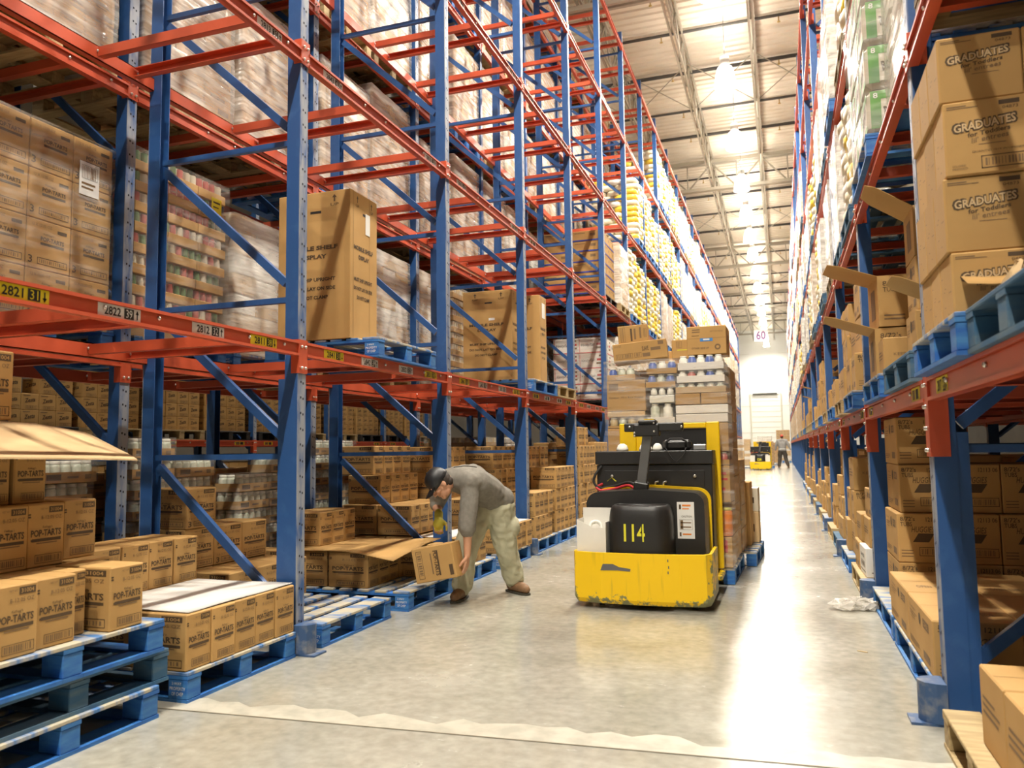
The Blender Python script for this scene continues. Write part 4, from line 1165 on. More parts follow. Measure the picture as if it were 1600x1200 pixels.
# ------------------------------------------------------------------ particular loads on the first level, left
def carton_load_near(nx, ny, nz, cx, cyy, cz, prn, film='film', bare=True):
    # a wrapped unit load whose cartons are separate parts
    sx, sy, sz = nx * cx, ny * cyy, nz * cz
    t = thing('carton_load', None, 'load')
    b = MB(); e = carton_body(b, cx - .004, cyy - .004, cz - .002)
    prn(e)
    first = None
    for k in range(nz):
        for i in range(nx):
            for j in range(ny):
                if 0 < i < nx - 1 and 0 < j < ny - 1 or (i == 0 and 0 < j < ny - 1): continue
                if first is None: o = b.build('carton', t); first = o
                else: o = first.copy(); COL.objects.link(o); adopt(o, t)
                o.location = ((i - (nx - 1) / 2) * cx, (j - (ny - 1) / 2) * cyy, k * cz)
    film_shell(sx, sy, sz, 3, 0.008, film, 0.008).build('stretch_film', t)
    return t
def specials_left():
    zt = LEVL[0] + 0.001; zl = zt + PH + 0.001
    # wrapped cartons in the nearest bay of the second rack
    def prn(e):
        for s in ('+x', '-y'):
            f = e[s]
            f.t('12 X 12.05 OZ', 0.10, 0.55, 0.86, 0.92, 'ink_soft'); f.r(0.68, 0.90, 0.80, 0.87, 'ink')
            f.t("Kellogg's", 0.36, 0.60, 0.70, 0.75, 'ink', 0, 0.2); f.t('POP-TARTS', 0.30, 0.84, 0.58, 0.67, 'ink', 0.03); f.r(0.30, 0.84, 0.50, 0.55)
            f.t('3', 0.04, 0.13, 0.10, 0.25, 'ink', 0.01); f.bars(0.24, 0.92, 0.10, 0.24, 'ink', 8, 13)
    o = carton_load_near(3, 3, 4, 0.35, 0.325, 0.322, prn)
    o.location = (-4.95, 3.735, zl); tag(o, 'wrapped printed carton load with barcode label, nearest bay above yellow-labelled beam', 'carton load')
    b = MB(); b.box(0.536, 0.538, 0.20, 0.36, 0.90, 1.13, 'label_white'); f = Face(b, (0.538, 0.20, 0.90), (0, 1, 0), (0, 0, 1), 0.16, 0.23); f.bars(0.1, 0.9, 0.5, 0.9, 'black_ink', 2, 9); f.r(0.1, 0.8, 0.32, 0.38, 'ink_soft'); f.r(0.1, 0.7, 0.2, 0.25, 'ink_soft')
    b.build('barcode_label', o)
    put_pallet('blue', -4.95, 3.735, zt, 'blue pallet under the wrapped printed carton load, nearest bay', 1.12, 1.0, True)
    put_load('brown', 1, -4.95, 2.65, zl, 'shrink-wrapped brown carton load at the left frame edge, first level up', None, 'film', 1.36)
    put_pallet('blue', -4.95, 2.65, zt, 'blue pallet at the left frame edge, first level up, second rack', 1.12, 1.0, True)
    # tall can trays
    o = inst(('cans', 1), unit_load('tray', 1.06, 1.0, 1.40, 33, 'film'), (-4.96, 4.93, zl), 0, 'shrink-wrapped load of red and green cans in trays with a yellow tag', 'can load')
    b = MB(); b.box(0.545, 0.547, 0.30, 0.42, 1.12, 1.27, 'label_yellow'); f = Face(b, (0.547, 0.30, 1.12), (0, 1, 0), (0, 0, 1), 0.12, 0.15); f.r(0.15, 0.85, 0.7, 0.8, 'ink'); f.r(0.15, 0.7, 0.45, 0.52, 'ink'); b.build('yellow_tag', o)
    put_pallet('blue', -4.96, 4.93, zt, 'blue pallet under the red and green can trays', 1.12, 1.0, True)
    put_load('pale', 1, -4.96, 6.02, zl, 'shrink-wrapped pale carton load next to the red and green cans', None, 'film_milky', 1.22)
    put_pallet('blue', -4.96, 6.02, zt, 'blue pallet under the pale load next to the cans', 1.12, 1.0, True)
    # tall display cartons
    def display(dx, dy, dz, fx):
        b = MB(); e = carton_body(b, dx, dy, dz, 'cardboard', 0.004)
        for s, k in (('-y', 1.0), ('+x', 1.0)):
            f = e[s]
            for xx in (0.25, 0.78):
                f.t('UP', xx - 0.05, xx + 0.06, 0.895, 0.915, 'ink'); f.r(xx - 0.008, xx + 0.012, 0.925, 0.955, 'ink')
                n = f.u.cross(f.v).normalized() * 0.0012
                b.add([f.o + f.u * ((xx + d) * f.W) + f.v * (z * f.H) + n for d, z in ((-0.03, 0.953), (0.034, 0.953), (0.002, 0.975))], [(0, 1, 2)], 'ink')
            f.r(0.45, 0.60, 0.855, 0.872, 'black_ink')
            f.t('MOBILE SHELF', 0.13, 0.83, 0.605, 0.635, 'ink', 0.045); f.t('DISPLAY', 0.30, 0.68, 0.545, 0.575, 'ink', 0.045)
            f.t('MUST SHIP UPRIGHT', 0.14, 0.80, 0.393, 0.418, 'ink', 0.04); f.t('DO NOT LAY ON SIDE', 0.13, 0.80, 0.333, 0.358, 'ink', 0.04); f.t('DO NOT CLAMP', 0.24, 0.70, 0.273, 0.298, 'ink', 0.04)
        e['+x'].r(0.10, 0.115, 0.0, 1.0, 'cardboard_edge'); e['+x'].r(0.70, 0.712, 0.0, 1.0, 'cardboard_edge')
        return b
    t = thing('display_carton', 'tall brown mobile shelf display carton behind the nearest blue post', 'display carton', (-3.405, 5.41, zl))
    display(0.65, 0.42, 1.17, 1).build('carton', t)
    b = MB(); b.box(0.3265, 0.3275, 0.02, 0.09, 0.86, 1.03, 'label_white'); b.build('paper_label', t)
    put_pallet('blue', -3.35, 5.73, zt, 'blue pallet with white lettering under the nearest tall display carton', 1.02, 1.04, True)
    t = thing('display_carton', 'second tall brown display carton with a small white sticker, further along', 'display carton', (-3.455, 9.32, zl))
    display(0.66, 0.32, 1.14, 1).build('carton', t)
    b = MB(); b.box(0.02, 0.10, -0.162, -0.161, 0.76, 0.79, 'label_white'); b.build('paper_label', t)
    t = thing('display_carton', 'third tall brown display carton, half hidden behind a blue post', 'display carton', (-3.24, 9.86, zl))
    display(0.62, 0.30, 1.15, 1).build('carton', t)
    b = MB(); b.box(0.3115, 0.3125, -0.05, 0.08, 0.86, 1.06, 'label_white'); b.build('paper_label', t)
    put_pallet('blue', -3.36, 9.66, zt, 'blue pallet under the second and third tall display cartons', 1.04, 1.08, True)
    put_pallet('wood', -3.36, 10.73, zt, 'empty bare wood pallet on the first-level beam', 1.04, 0.98, True)
    # white cartons on a black pallet
    t = thing('carton_load', 'stack of white cartons with red bands on a black pallet', 'carton load', (-3.45, 14.44, zl))
    cx, cyy, cz = 0.475, 0.60, 0.285
    b = MB(); b.box(-cx / 2 + .002, cx / 2 - .002, -cyy / 2 + .002, cyy / 2 - .002, 0, cz - .002, 'white_carton', None, 0.004); e = faces(b, cx - .004, cyy - .004, cz)
    for s in ('-y', '+x'):
        f = e[s]; f.r(0.0, 1.0, 0.03, 0.09, 'red_ink'); f.r(0.04, 0.06, 0.03, 0.95, 'red_ink'); f.t('VanityFair', 0.12, 0.66, 0.42, 0.66, 'black_ink', 0.0, 0.4); f.r(0.72, 0.94, 0.52, 0.66, 'red_ink'); f.r(0.70, 0.95, 0.30, 0.42, 'ink_soft'); f.r(0.8, 0.93, 0.78, 0.9, 'ink_soft')
    first = None
    for k in range(4):
        for i in range(2):
            for j in range(2):
                if i == 0 and j == 1: continue
                if first is None: o = b.build('carton', t); first = o
                else: o = first.copy(); COL.objects.link(o); adopt(o, t)
                o.location = ((i - .5) * cx, (j - .5) * cyy, k * cz)
    film_shell(0.95, 1.2, 1.14, 8, 0.004, 'film', 0.006).build('stretch_film', t)
    put_pallet('black', -3.45, 14.45, zt, 'black plastic pallet under the white cartons with red bands', 1.04, 1.24, True)
    o = inst(('bigbrown', 1), unit_load('stripe', 1.12, 1.10, 1.18, 5, None), (-3.53, 14.385, LEVL[1] + PH + .002), 0, 'big brown carton block with dark blue bands on second level, black pallet', 'carton load')
    put_pallet('black', -3.50, 14.385, LEVL[1] + .001, 'black plastic pallet under the blue-banded carton block', 1.14, 1.12, True)
    put_load('paper', 2, -3.45, 15.53, LEVL[0] + PH + .002, 'shrink-wrapped white pack load past the red-banded white cartons', None, 'film_milky', 1.3, 1.06, 0.90)
    put_pallet('wood', -3.45, 15.53, zt, 'bare wood pallet past the red-banded white cartons', 1.12, 0.90)
specials_left()

# ------------------------------------------------------------------ right rack stock
def right_stock():
    z1 = PH + 0.001
    G = (0.29, 0.205, 0.272)
    def grad(dims, bar):
        def make():
            b = MB(); e = carton_body(b, *dims)
            for s in ('-y',):
                f = e[s]
                f.r(0.05, 0.28, 0.925, 0.94, 'ink_soft'); f.r(0.05, 0.42, 0.90, 0.912, 'ink_soft')
                f.r(0.66, 0.90, 0.89, 0.95, 'ink'); f.t('04873', 0.70, 0.88, 0.83, 0.87, 'ink')
                f.t('GRADUATES', 0.10, 0.88, 0.555, 0.705, 'ink', 0.09, 0.1, 0.0014, 0.10); f.t('GRADUATES', 0.125, 0.855, 0.575, 0.685, 'cardboard_pale', 0.025, 0.1, 0.0024, 0.10)
                f.t('for Toddlers', 0.28, 0.78, 0.50, 0.56, 'ink', 0.02, 0.1, 0.0020, 0.10); f.t("lil' entrees", 0.32, 0.76, 0.42, 0.49, 'ink_soft', 0.01, 0.15, 0.0016, 0.10)
                f.r(0.40, 0.72, 0.39, 0.40, 'ink_soft')
                if bar:
                    f.t('QUANTIO 1019 W/OPENER 0', 0.32, 0.96, 0.285, 0.315, 'ink'); f.bars(0.42, 0.97, 0.07, 0.24, 'ink', 6, 12); f.t('GLOBE', 0.08, 0.24, 0.12, 0.145, 'ink_soft'); f.t('PRESSED', 0.08, 0.26, 0.08, 0.105, 'ink_soft')
            for s in ('-x',):
                f = e[s]
                rg = random.Random(3)
                for q in range(7): x = rg.uniform(.1, .8); y = rg.uniform(.1, .85); f.r(x, x + 0.10, y, y + 0.012, 'ink_soft')
            return b.build('carton')
        return make
    # pallet of toddler-meal cartons in the nearest bay
    put_pallet('blue', 1.13, 3.49, LEVR[0] + 0.001, 'worn blue pallet under the toddler meal cartons, nearest right bay', 1.10, 0.92, True)
    tiers = [(0.0, 0.262), (0.264, 0.29), (0.556, 0.29), (0.848, 0.262)]
    for k, (dz, hh) in enumerate(tiers):
        for c in range(3):
            for j in range(3):
                if c > 0 and j > 0: continue
                dims = (0.285, 0.205, hh); off = (0.006, -0.002, 0.010, 0.002)[k]
                inst(('grad', hh, k == 2), grad(dims, k == 2), (0.625 + 0.1425 + c * 0.289 + off, 3.30 + 0.1025 + j * 0.209 + (0.0, 0.012, 0.0, 0.010)[k], LEVR[0] + z1 + dz + 0.002), random.Random(k * 9 + c * 3 + j).uniform(-.014, .014),
                     'brown toddler meal carton, %s tier, %s column in, %s row back, nearest right bay' % (('bottom', 'second', 'third', 'top')[k], ORD[c + 1], ORD[j + 1]), 'carton', 'toddler meal cartons at right')
    # loose flap hanging at the front of the bottom tier
    b = MB(); b.sheet([[(0.66 + 0.26 * i / 3, 3.285 - 0.10 * j / 3, LEVR[0] + z1 + 0.17 - 0.045 * j / 3 - 0.01 * math.sin(i)) for i in range(4)] for j in range(4)], 0.004, 'cardboard')
    o = b.build('cardboard_flap'); tag(o, 'torn cardboard flap sticking out under the toddler meal cartons', 'cardboard flap')
    # crumpled brown wrap and blue board end at the frame edge
    b = MB(); rg = random.Random(9); b.ball((0, 0, 0.10), (0.045, 0.05, 0.10), 'cardboard_pale', None, 9, 7, False)
    b.v = [(x + rg.uniform(-.012, .012), y + rg.uniform(-.012, .012), z + rg.uniform(-.012, .012)) for x, y, z in b.v]
    o = b.build('crumpled_wrap'); o.location = (0.79, 3.06, LEVR[0] + 0.12); tag(o, 'crumpled brown paper wrap at the right frame edge above the beam', 'paper wrap')
    put_pallet('old', 1.16, 2.56, LEVR[0] + 0.001, 'worn dark blue pallet at the right frame edge above the orange beam', 1.10, 0.90, True)

    # wipes cartons
    W1 = (0.37, 0.80, 0.272); W2 = (0.295, 0.62, 0.318)
    def wipes(dims):
        def make():
            b = MB(); e = carton_body(b, *dims)
            f = e['-x']; n = f.u.cross(f.v).normalized() * 0.0014
            f.t('Tissues', 0.10, 0.34, 0.80, 0.85, 'ink_soft'); f.r(0.10, 0.40, 0.72, 0.735, 'ink_soft'); f.r(0.10, 0.33, 0.67, 0.685, 'ink_soft'); f.r(0.12, 0.32, 0.62, 0.63, 'ink_soft')
            c = f.o + f.u * (0.52 * f.W) + f.v * (0.76 * f.H); r = 0.11 * f.H
            b.add([c + (f.u * math.cos(a * 0.524) + f.v * math.sin(a * 0.524)) * r + n for a in range(12)], [tuple(range(12))], 'ink')
            f.r(0.64, 0.86, 0.68, 0.84, 'ink_soft'); f.t('CASE', 0.66, 0.84, 0.72, 0.80, 'cardboard', 0, 0, 0.002)
            f.r(0.06, 0.45, 0.20, 0.215, 'ink_soft'); f.r(0.06, 0.45, 0.16, 0.175, 'ink_soft'); f.r(0.06, 0.35, 0.12, 0.135, 'ink_soft'); f.r(0.62, 0.86, 0.12, 0.26, 'ink_soft')
            f = e['-y']
            f.t("8/72's", 0.06, 0.36, 0.85, 0.94, 'ink', 0.01); f.t('TUBS', 0.06, 0.30, 0.74, 0.83, 'ink', 0.01); f.t('12113 06', 0.58, 0.95, 0.84, 0.93, 'ink', 0.01)
            f.t('HUGGIES', 0.28, 0.74, 0.62, 0.74, 'ink', 0.0, 0.25)
            b.add([f.o + f.u * (x * f.W) + f.v * (y * f.H) + Vector((0, -0.0012, 0)) for x, y in ((0.30, 0.42), (0.62, 0.42), (0.74, 0.60), (0.42, 0.60))], [(0, 1, 2, 3)], 'ink')
            f.bars(0.42, 0.95, 0.14, 0.32, 'ink', 7, 13)
            for q in range(3): f.r(0.06, 0.30, 0.12 + 0.06 * q, 0.14 + 0.06 * q, 'ink_soft')
            f = e['+z']; f.t('OPEN THIS SIDE', 0.2, 0.8, 0.2, 0.3, 'ink_soft')
            return b.build('carton')
        return make
    def put_w(dims, x, y, z, label, rz=0.0): inst(('wipes', dims), wipes(dims), (x, y, z), rz, label, 'carton', 'wipes cartons at right')
    put_pallet('blue', 1.17, 4.86, 0.0, 'blue pallet of the low wipes cartons beside the near right post', 1.10, 1.36, True)
    put_pallet('blue', 1.17, 6.20, 0.0, 'blue pallet of the tall wipes stack in the right bay', 1.10, 1.16, True)
    for c in range(3):
        for j, y in enumerate((4.56, 5.33)):
            if c == 2 and j == 1: continue
            put_w((0.37, 0.765, 0.272), 0.63 + 0.185 + c * 0.374, y, z1, 'long brown wipes carton, single low tier, %s column in, %s one back, near right post' % (ORD[c + 1], ORD[j + 1]))
    hz = 0.318
    for k in range(4):
        for c in range(3):
            if k == 3 and c != 0: continue
            y = 6.10 + (0.0 if k < 2 else 0.03)
            if k == 2: y += 0.02
            put_w(W2, 0.70 + 0.1475 + c * 0.300 + (0.03 if k >= 2 else 0.0), y - (0 if k < 3 else -0.05), z1 + k * (hz + .002), 'brown wipes carton, %s tier of the tall right stack, %s column from the aisle' % (('bottom', 'second', 'third', 'top')[k], ORD[c + 1]))
    # bottom right corner: cartons on a bare wood pallet
    put_pallet('wood', 1.135, 3.26, 0.0, 'bare wood pallet in the bottom right corner beside the post guard', 1.10, 0.98, True)
    def plain(dims, key):
        def make():
            b = MB(); e = carton_body(b, *dims)
            f = e['-x']
            for q, (x0, x1) in enumerate(((0.12, 0.62), (0.10, 0.80), (0.10, 0.74))): f.r(x0, x1, 0.62 - 0.09 * q, 0.655 - 0.09 * q, 'ink_soft')
            f = e['-y']; f.t('KEEP DRY', 0.2, 0.7, 0.5, 0.58, 'ink_soft'); f.bars(0.3, 0.85, 0.1, 0.25, 'ink_soft', 4, 9)
            return b.build('carton')
        return make
    inst(('plain', 1), plain((0.40, 0.34, 0.285), 1), (0.655 + 0.20, 3.20, z1), 0, 'plain brown carton on the bare wood pallet, bottom right corner, further one', 'carton')
    inst(('plain', 1), None, (0.655 + 0.20, 2.85, z1), 0.01, 'plain brown carton on the bare wood pallet, bottom right corner, nearer one', 'carton')
    inst(('plain', 1), None, (1.265, 3.20, z1), 0, 'plain brown carton on the bare wood pallet, inner column, further one', 'carton')
    inst(('plain', 1), None, (1.265, 2.85, z1), 0, 'plain brown carton on the bare wood pallet, inner column, nearer one', 'carton')

    # first level, second bay: opened cartons
    zt = LEVR[0] + 0.001; zl = zt + z1
    put_pallet('old', 1.15, 4.72, zt, 'worn dark blue pallet on first right beam, behind the near post', 1.10, 1.05, True)
    put_pallet('blue', 1.15, 6.00, zt, 'blue pallet with white diamond sticker on first right beam', 1.10, 1.05, True)
    b = MB(); b.add([(0.5985 - 0.002, 6.0 + a, zt + 0.075 + c) for a, c in ((-0.05, 0), (0, -0.05), (0.05, 0), (0, 0.05))], [(0, 1, 2, 3)], 'label_white')
    def open_carton(dims, flaps):
        def make():
            dx, dy, dz = dims; t = thing('open_carton', None, 'carton')
            b = MB(); w = 0.004
            b.box(-dx / 2, dx / 2, -dy / 2, dy / 2, 0, w, 'cardboard')
            for (x0, x1, y0, y1) in ((-dx / 2, dx / 2, -dy / 2, -dy / 2 + w), (-dx / 2, dx / 2, dy / 2 - w, dy / 2), (-dx / 2, -dx / 2 + w, -dy / 2 + w, dy / 2 - w), (dx / 2 - w, dx / 2, -dy / 2 + w, dy / 2 - w)):
                b.box(x0, x1, y0, y1, w, dz, 'cardboard')
            e = faces(b, dx, dy, dz)
            f = e['-y']; f.t("8/72's", 0.08, 0.4, 0.8, 0.9, 'ink'); f.t('TUBS', 0.08, 0.3, 0.68, 0.77, 'ink'); f.t('HUGGIES', 0.5, 0.94, 0.74, 0.9, 'ink', 0, 0.25); f.r(0.08, 0.4, 0.2, 0.23, 'ink_soft'); f.r(0.08, 0.4, 0.13, 0.16, 'ink_soft')
            f = e['-x']; f.r(0.3, 0.7, 0.2, 0.8, 'ink_soft')
            b.build('body', t)
            for s, L, ang in flaps:
                q = MB()
                if s == '-x':
                    P = [(-dx / 2, -dy / 2, dz), (-dx / 2, dy / 2, dz)]; d = Vector((-math.cos(ang), 0, math.sin(ang))) * L
                    ins = 0.05
                    q.sheet([[P[0], P[1]], [tuple(Vector(P[0]) + d * 0.8), tuple(Vector(P[1]) + d * 0.8)], [tuple(Vector(P[0]) + d + Vector((0, ins, 0))), tuple(Vector(P[1]) + d - Vector((0, ins, 0)))]], 0.004, 'cardboard', False)
                else:
                    P = [(-dx / 2, -dy / 2, dz), (dx / 2, -dy / 2, dz)]; d = Vector((0, -math.cos(ang), math.sin(ang))) * L
                    q.sheet([[P[0], P[1]], [tuple(Vector(P[0]) + d), tuple(Vector(P[1]) + d)]], 0.004, 'cardboard', False)
                q.build('flap', t)
            return t
        return make
    inst(('open', 1), open_carton((0.38, 0.34, 0.33), (('-x', 0.20, 0.45), ('-y', 0.16, -0.5))), (0.94, 4.55, zl), 0, 'open brown wipes carton with raised flaps, first right beam, base', 'carton')
    inst(('wip', 2), wipes((0.38, 0.36, 0.33)), (0.96, 5.25, zl), 0, 'brown wipes carton behind the open one on the first right beam', 'carton', 'wipes cartons at right')
    inst(('wip', 2), None, (0.98, 5.28, zl + 0.332), 0, 'brown wipes carton on second tier above the first right beam', 'carton', 'wipes cartons at right')
    inst(('open', 2), open_carton((0.36, 0.36, 0.30), (('-x', 0.30, 0.60), ('-y', 0.10, -0.9))), (0.97, 5.28, zl + 0.664), 0, 'open brown carton with one wide raised flap, topmost of its right stack', 'carton')
    inst(('plain2', 1), plain((0.30, 0.26, 0.24), 2), (0.80, 5.72, zl), 0, 'small brown carton with white tape on first right beam, aisle side', 'carton')
    inst(('open', 3), open_carton((0.42, 0.42, 0.36), (('-x', 0.34, 0.35),)), (0.86, 6.22, zl), 0, 'open brown carton with flap over the aisle, far end of second right bay', 'carton')
    inst(('open', 3), None, (0.88, 6.22, zl + 0.37), 0.05, 'open brown carton stacked upon another, far end of second right bay', 'carton')
    put_load('brown', 0, 1.42, 4.72, zl, 'brown carton block at the rear of the second right bay, nearer', None, None, 0.9, 0.5, 0.9)
    put_load('brown', 0, 1.42, 6.00, zl, 'brown carton block at the rear of the second right bay, further', None, None, 0.9, 0.5, 0.9)
    # second level: paper towel packs
    zt = LEVR[1] + 0.001; zl = zt + z1
    t = thing('paper_towel_load', 'tall shrink-wrapped load of green and cream paper towel packs, second right bay', 'pack load', (1.17, 6.06, zl))
    pw, pd, ph = 0.37, 0.36, 0.31
    for k in range(4):
        for i in range(3):
            for j in range(3):
                if i == 2 and j > 0: continue
                if i == 1 and j == 1: continue
                b = MB(); b.box(-pw / 2 + .006, pw / 2 - .006, -pd / 2 + .006, pd / 2 - .006, 0.003, ph - .003, 'pack_green' if (i + k) % 2 == 0 and False else 'pack_cream', None, 0.04)
                f = Face(b, (-pw / 2 + .006, -pd / 2 + .006, 0), (1, 0, 0), (0, 0, 1), pw - .012, ph)
                for fc in (f, Face(b, (-pw / 2 + .006, pd / 2 - .006, 0), (0, -1, 0), (0, 0, 1), pd - .012, ph)):
                    fc.r(0.06, 0.24, 0.10, 0.92, 'pack_green', 0.0015); fc.r(0.24, 0.94, 0.74, 0.92, 'pack_green', 0.0015); fc.r(0.55, 0.94, 0.10, 0.24, 'pack_green', 0.0015); fc.t('BOUNTY', 0.30, 0.86, 0.34, 0.56, 'ink', 0.04, 0.2, 0.002, 0.25); fc.t('8', 0.11, 0.19, 0.76, 0.88, 'label_white', 0.02, 0, 0.003)
                o = b.build('towel_pack', t); o.location = ((i - 1) * pw, (j - 1) * pd, k * ph)
    film_shell(1.11, 1.08, 1.24, 12, 0.02, 'film', 0.01).build('stretch_film', t)
    put_pallet('blue', 1.17, 6.06, zt, 'blue pallet under the green and cream paper towel packs', 1.14, 1.10, True)
    put_load('paper', 1, 1.25, 4.75, zl, 'shrink-wrapped white pack load hidden by the near right post, second level', None, 'film_milky', 1.2)
    put_pallet('blue', 1.25, 4.75, zt, 'blue pallet under the white packs behind the near right post', 1.12, 1.0)
    # second level, nearest bay
    put_load('brown', 1, 1.22, 3.40, zl, 'shrink-wrapped brown carton load over the toddler meal cartons', None, 'film', 1.12)
    put_pallet('dark', 1.22, 3.40, zt, 'dark wood pallet over the toddler meal cartons', 1.12, 1.0)
    def white_print(dims):
        def make():
            b = MB(); b.box(-dims[0] / 2, dims[0] / 2, -dims[1] / 2, dims[1] / 2, 0, dims[2], 'white_carton', None, 0.006); e = faces(b, *dims)
            for s in ('-y', '-x'): e[s].t('18640(25)', 0.2, 0.8, 0.6, 0.75, 'black_ink', 0.02); e[s].bars(0.2, 0.8, 0.3, 0.5, 'black_ink', 3, 11); e[s].r(0.1, 0.9, 0.15, 0.18, 'ink')
            return b.build('carton')
        return make
    # bays further along: floor and first level stacks of assorted cartons
    rg = random.Random(77)
    for i in range(2, 9):
        for lev, zb in ((0, 0.0), (1, LEVR[0] + 0.001)):
            for s in (0, 1):
                y = YR[i] + (0.70, 2.03)[s]
                w = '%s bay, %s slot, %s, right aisle rack' % (ORD[i + 1], ('near', 'far')[s], ('floor', 'first level')[lev])
                pk = rg.choice(('blue', 'wood', 'old'))
                put_pallet(pk, 1.13, y, zb, PALWORD[pk] + ', ' + w, 1.12, 1.0, i < 4, 0, 'pallets on the right rack')
                if lev and rg.random() < 0.25: continue
                tiers = rg.choice((2, 3, 3, 4)) if lev == 0 else rg.choice((1, 2, 3))
                hh = rg.choice((0.24, 0.285, 0.32))
                for k in range(tiers):
                    for c in range(2):
                        if k == tiers - 1 and c == 1 and rg.random() < .5: continue
                        cw = 0.42; x = 0.62 + cw / 2 + (0.025 * k)
                        key = ('plain3', hh, (i + s + k) % 2)
                        lab = 'brown carton, %s tier, %s half, %s' % (('base', 'second', 'third', 'fourth')[k], ('near', 'far')[c], w)
                        dims = (cw, 0.42, hh)
                        if i == 2 and s == 0 and lev == 0 and k == 0 and c == 0: key = ('whitebox',); lab = 'white printed carton, base tier, beside the second right post'
                        inst(key, white_print(dims) if key == ('whitebox',) else plain(dims, 0) if (i + s + k) % 2 else wipes(dims), (x + rg.uniform(-.02, .03), y - 0.23 + 0.45 * c, zb + z1 + k * (hh + .002)), rg.uniform(-.03, .03), lab, 'carton', 'assorted cartons on the right rack')
                put_load('brown', i % 2, 1.40, y, zb + z1, 'brown carton block at the back, ' + w, 'rear blocks on the right rack', None, 1.0 if lev == 0 else 0.9, 0.5, 0.9)
                if rg.random() < 0.4 and lev:
                    x = 0.62 + 0.21 + 0.05 * tiers
                    if tiers < 3: inst(('open', 4), open_carton((0.36, 0.36, 0.24), (('-x', 0.25, 0.3),)), (0.90, y - 0.23, zb + z1 + tiers * (hh + .002)), 0, 'open brown carton with a raised flap, ' + w, 'carton')
    # scrap of plastic film and a splinter on the floor
    b = MB(); rg = random.Random(4)
    for q in range(5):
        x, y = rg.uniform(-.12, .10), rg.uniform(-.10, .10)
        n0 = len(b.v); b.ball((x, y, 0.035), (0.09, 0.07, 0.035), 'film_milky', None, 9, 6, False)
        for v in range(n0, len(b.v)): p = b.v[v]; b.v[v] = (p[0] + rg.uniform(-.03, .03), p[1] + rg.uniform(-.03, .03), max(0.001, p[2] + rg.uniform(-.02, .02)))
    o = b.build('plastic_scrap'); o.location = (0.50, 6.62, 0.001); tag(o, 'crumpled clear plastic film scrap on the floor beside right pallets', 'plastic film')
    b = MB(); b.box(-0.03, 0.03, -0.006, 0.006, 0, 0.004, 'wood'); o = b.build('wood_splinter'); o.location = (0.41, 5.28, 0.0); o.rotation_euler = (0, 0, -0.5); tag(o, 'small wood splinter lying on the bare floor', 'splinter')
right_stock()

# ------------------------------------------------------------------ aisle sign
def sign():
    t = thing('aisle_sign', 'white hanging aisle sign reading 60 in purple', 'sign', (-1.15, 60.0, 9.35))
    b = MB(); b.box(-0.48, 0.48, -0.012, 0.012, -0.44, 0.44, 'label_white'); f = Face(b, (-0.48, -0.012, -0.44), (1, 0, 0), (0, 0, 1), 0.96, 0.88); f.t('60', 0.16, 0.84, 0.14, 0.88, 'sign_purple', 0.02)
    b.build('board', t)
    b = MB(); b.tube([(0, 0, 0.44), (0, 0, 2.9)], 0.02, 'lamp_body', 6); b.build('chain', t)
sign()

def dome():
    t = thing('security_camera', 'white dome camera hanging under the nearest roof girder', 'camera', (-1.22, 16.4, 10.949))
    b = MB(); b.lathe([(0.10, -0.06), (0.10, -0.001), (0.02, 0.0)], 'lamp_body', 16); b.build('mount', t)
    b = MB(); b.ball((0, 0, -0.07), (0.12, 0.12, 0.11), 'foam_white'); b.build('dome', t)
dome()

